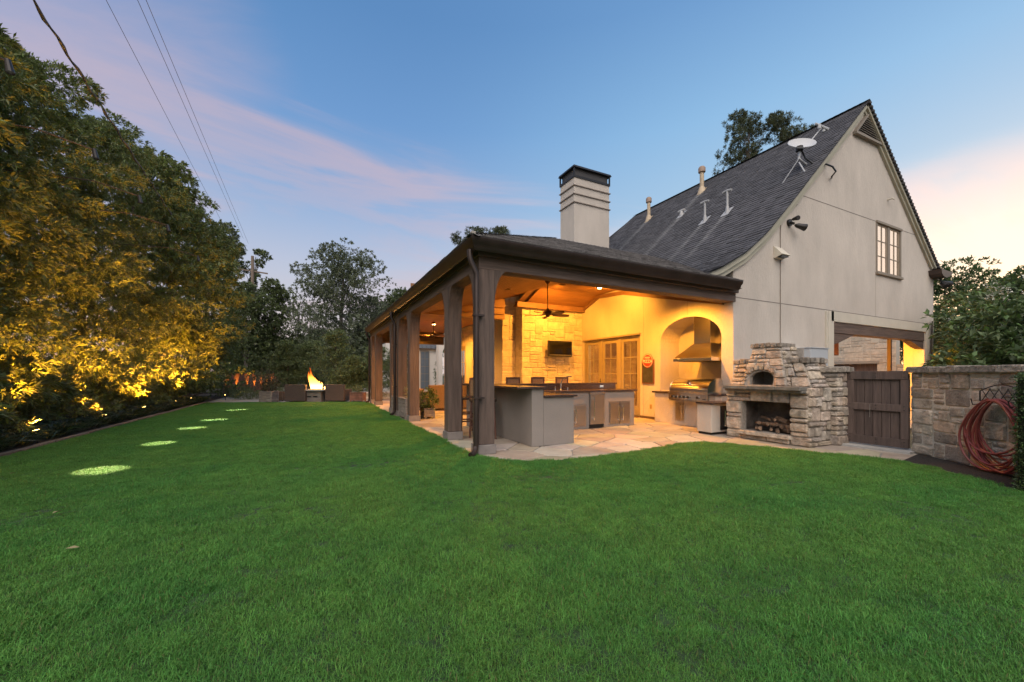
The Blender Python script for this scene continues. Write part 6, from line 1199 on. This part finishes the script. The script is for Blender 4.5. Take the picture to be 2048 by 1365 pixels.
def onray(px, py, z):
    s, c = math.sin(YAW), math.cos(YAW); a = (px - 1024) / FOC; t = (z - EYE) / ((HOR - py) / FOC); return Vector(((s + c * a) * t, (c - s * a) * t, z))
for k, (px, qx, qy, r_, lab) in enumerate(((212, 437, 432, .0075, 'leftmost thin overhead wire running to the round-crowned tree'), (275, 470, 440, .0075, 'left one of the close pair of thin overhead wires'), (292, 481, 450, .0075, 'right one of the close pair of thin overhead wires'))):
    p = onray(px, 0, 12.0); q = onray(qx, qy, 12.6); d = q - p; wire('overhead_wire', lab, p - d * .5, q + d * (.25 if k else .1), .0, r_, WM)
    if k: w = p + d * (.40 if k == 1 else .47); B_ = None
p = onray(65, 0, 8.8); q = onray(305, 372, 7.9); d = q - p; pts = [p - d * .6 + d * 1.9 * k / 60 + Vector((.02 * math.sin(k * 1.4), 0, .02 * math.cos(k * 1.4))) for k in range(61)]
finish(MB().tube(pts, [.030 + .010 * math.sin(k * 1.9) for k in range(61)], 7).build('thick_cable', mat('cable_twist', (.06, .07, .085), .6), smooth=True, loc=tuple(p)), 'thick twisted dark cable descending into the left hedge', 'cable')
# ============================================================ grass
GL = bpy.data.materials.new('grass_blade'); GL.use_nodes = True; nt = GL.node_tree; b = nt.nodes['Principled BSDF']; o = nt.nodes['Material Output']
geo = nd(nt, 'ShaderNodeNewGeometry'); oi = nd(nt, 'ShaderNodeObjectInfo'); n1 = nd(nt, 'ShaderNodeTexNoise'); lk(nt, geo.outputs['Position'], n1.inputs[0]); n1.inputs['Scale'].default_value = 1.6; n1.inputs['Detail'].default_value = 4
n2 = nd(nt, 'ShaderNodeTexNoise'); lk(nt, geo.outputs['Position'], n2.inputs[0]); n2.inputs['Scale'].default_value = .35
c = mixc(nt, ramp(nt, n1.outputs[0], [(.3, (0, 0, 0)), (.7, (1, 1, 1))]), (.060, .205, .042), (.104, .265, .048)); c = mixc(nt, mth(nt, 'MULTIPLY', ramp(nt, n2.outputs[0], [(.35, (0, 0, 0)), (.7, (1, 1, 1))]), .65), c, (.145, .275, .05))
hs = nd(nt, 'ShaderNodeHueSaturation'); lk(nt, c, hs.inputs['Color']); lk(nt, mth(nt, 'ADD', .65, mth(nt, 'MULTIPLY', geo.outputs['Random Per Island'], .75)), hs.inputs['Value']); lk(nt, mth(nt, 'ADD', .485, mth(nt, 'MULTIPLY', mth(nt, 'FRACT', mth(nt, 'MULTIPLY', geo.outputs['Random Per Island'], 13.7)), .03)), hs.inputs['Hue'])
n3 = nd(nt, 'ShaderNodeTexNoise'); lk(nt, geo.outputs['Position'], n3.inputs[0]); n3.inputs['Scale'].default_value = 5.5; n3.inputs['Detail'].default_value = 5
hs2 = nd(nt, 'ShaderNodeHueSaturation'); lk(nt, hs.outputs[0], hs2.inputs['Color']); lk(nt, mth(nt, 'ADD', .55, mth(nt, 'MULTIPLY', n3.outputs[0], .9)), hs2.inputs['Value']); hs = hs2
dry = mth(nt, 'GREATER_THAN', mth(nt, 'FRACT', mth(nt, 'MULTIPLY', geo.outputs['Random Per Island'], 91.3)), .975); c = mixc(nt, dry, hs.outputs[0], (.16, .15, .06))
lk(nt, c, b.inputs['Base Color']); b.inputs['Roughness'].default_value = .55; b.inputs['Specular IOR Level'].default_value = .25; tr_ = nd(nt, 'ShaderNodeBsdfTranslucent'); lk(nt, c, tr_.inputs[0]); ms = nd(nt, 'ShaderNodeMixShader'); ms.inputs[0].default_value = .3; lk(nt, b.outputs[0], ms.inputs[1]); lk(nt, tr_.outputs[0], ms.inputs[2]); lk(nt, ms.outputs[0], o.inputs[0])
def clump(k, nbl, rad, h, w):
    g = np.random.default_rng(900 + k); a = g.uniform(0, 6.28, nbl); rr = rad * np.sqrt(g.random(nbl)); bx = np.cos(a) * rr; by = np.sin(a) * rr; la = g.uniform(0, 6.28, nbl); ln = g.uniform(.3, 2.0, nbl); hh = h * g.uniform(.45, 1.2, nbl); ww = w * g.uniform(.6, 1.3, nbl)
    dx, dy = np.cos(la), np.sin(la); sx_, sy_ = -dy, dx; V = np.zeros((nbl, 5, 3))
    for i, (fz, fo, fw) in enumerate(((0, 0, .5), (0, 0, -.5), (.62, .28, -.42), (.62, .28, .42), (1, 1, 0))):
        zz = hh * fz * (1 - .25 * ln * fz * .6); off = hh * ln * fo * .62; V[:, i, 0] = bx + dx * off + sx_ * ww * fw; V[:, i, 1] = by + dy * off + sy_ * ww * fw; V[:, i, 2] = zz
    me = bpy.data.meshes.new('grass_clump'); F = []
    for i in range(nbl): F += [(5 * i, 5 * i + 1, 5 * i + 2, 5 * i + 3), (5 * i + 3, 5 * i + 2, 5 * i + 4)]
    me.from_pydata(V.reshape(-1, 3).tolist(), [], F); me.materials.append(GL); return me
gcol = bpy.data.collections.new('grass_clumps')
for k in range(6): gcol.objects.link(bpy.data.objects.new('grass_clump', clump(k, 230, .085, .032, .0026)))
def grass(nm, pts, scl, seed):
    me = bpy.data.meshes.new(nm); me.vertices.add(len(pts)); me.vertices.foreach_set('co', np.asarray(pts, dtype=np.float32).ravel()); at = me.attributes.new('scl', 'FLOAT', 'POINT'); at.data.foreach_set('value', np.asarray(scl, dtype=np.float32))
    ob = bpy.data.objects.new(nm, me); COL.objects.link(ob); me.materials.append(GL)
    ng = bpy.data.node_groups.new('scatter_grass', 'GeometryNodeTree'); ng.interface.new_socket('Geometry', in_out='INPUT', socket_type='NodeSocketGeometry'); ng.interface.new_socket('Geometry', in_out='OUTPUT', socket_type='NodeSocketGeometry')
    N = ng.nodes; gi = N.new('NodeGroupInput'); go = N.new('NodeGroupOutput'); ip = N.new('GeometryNodeInstanceOnPoints'); ci = N.new('GeometryNodeCollectionInfo'); ci.inputs[0].default_value = gcol; ci.inputs['Separate Children'].default_value = True; ci.inputs['Reset Children'].default_value = True
    ip.inputs['Pick Instance'].default_value = True; rv = N.new('FunctionNodeRandomValue'); rv.data_type = 'FLOAT_VECTOR'; rv.inputs[0].default_value = (-.1, -.1, 0); rv.inputs[1].default_value = (.1, .1, 6.283); na = N.new('GeometryNodeInputNamedAttribute'); na.data_type = 'FLOAT'; na.inputs[0].default_value = 'scl'
    l = ng.links; l.new(gi.outputs[0], ip.inputs['Points']); l.new(ci.outputs[0], ip.inputs['Instance']); l.new(rv.outputs[0], ip.inputs['Rotation']); l.new(na.outputs[0], ip.inputs['Scale']); l.new(ip.outputs[0], go.inputs[0])
    md = ob.modifiers.new('scatter', 'NODES'); md.node_group = ng; ob['kind'] = 'stuff'; return ob
g = np.random.default_rng(3); pts = []; scl = []
step = .075
s_, c_ = math.sin(YAW), math.cos(YAW)
xs = np.arange(-4.34, 7.8, step); ys = np.arange(-.5, 22.2, step); Xg, Yg = np.meshgrid(xs, ys); Xg = Xg.ravel() + g.uniform(-.045, .045, Xg.size); Yg = Yg.ravel() + g.uniform(-.045, .045, Yg.size)
t_ = Xg * s_ + Yg * c_; lt_ = Xg * c_ - Yg * s_; keep = (t_ > .9) & (np.abs(lt_) < t_ * 1.36 + .6); Xg = Xg[keep]; Yg = Yg[keep]; t_ = t_[keep]
inside = np.zeros(len(Xg), bool); Pp = LAWN_P
for i in range(len(Pp)):
    xa, ya = Pp[i]; xb, yb = Pp[(i + 1) % len(Pp)]
    if ya == yb: continue
    cnd = ((ya > Yg) != (yb > Yg)) & (Xg < (xb - xa) * (Yg - ya) / (yb - ya) + xa); inside ^= cnd
Xg = Xg[inside]; Yg = Yg[inside]
import mathutils.noise as mn
hn = np.array([mn.noise((x * 1.1, y * 1.1, 0)) + .5 * mn.noise((x * 3.2, y * 3.2, 5)) for x, y in zip(Xg, Yg)])
kp = hn > -9 + g.uniform(-.1, .1, len(Xg)); Xg = Xg[kp]; Yg = Yg[kp]; hn = hn[kp]
scl = np.clip(1.0 + hn * .45 + g.uniform(-.18, .18, len(Xg)), .5, 1.7); grass('lawn_grass', np.stack([Xg, Yg, np.full(len(Xg), .008)], 1), scl, 1)
# a few dead leaves on the lawn
LV = mat('dead_leaf', (.30, .25, .13), .8, objr=.3)
r = random.Random(31)
for k, (px, py) in enumerate(((18, 957), (210, 845), (302, 862), (250, 852), (355, 833), (104, 1040), (160, 1110))):
    t_ = (EYE) / ((py - HOR) / FOC); a = (px - 1024) / FOC; x, y = (s_ + c_ * a) * t_, (c_ - s_ * a) * t_; L = r.uniform(.03, .05); an = r.uniform(0, 6)
    finish(MB().add([(x, y, .055), (x + L * math.cos(an), y + L * math.sin(an), .066), (x + 2 * L * math.cos(an + .3), y + 2 * L * math.sin(an + .3), .056), (x + L * math.cos(an + .9), y + L * math.sin(an + .9), .06)], [(0, 1, 2), (0, 2, 3)]).build('fallen_leaf', LV, loc=(x, y, .05)), 'small dry fallen leaf lying on the left part of the lawn', 'leaf', 'dry leaves on the lawn')
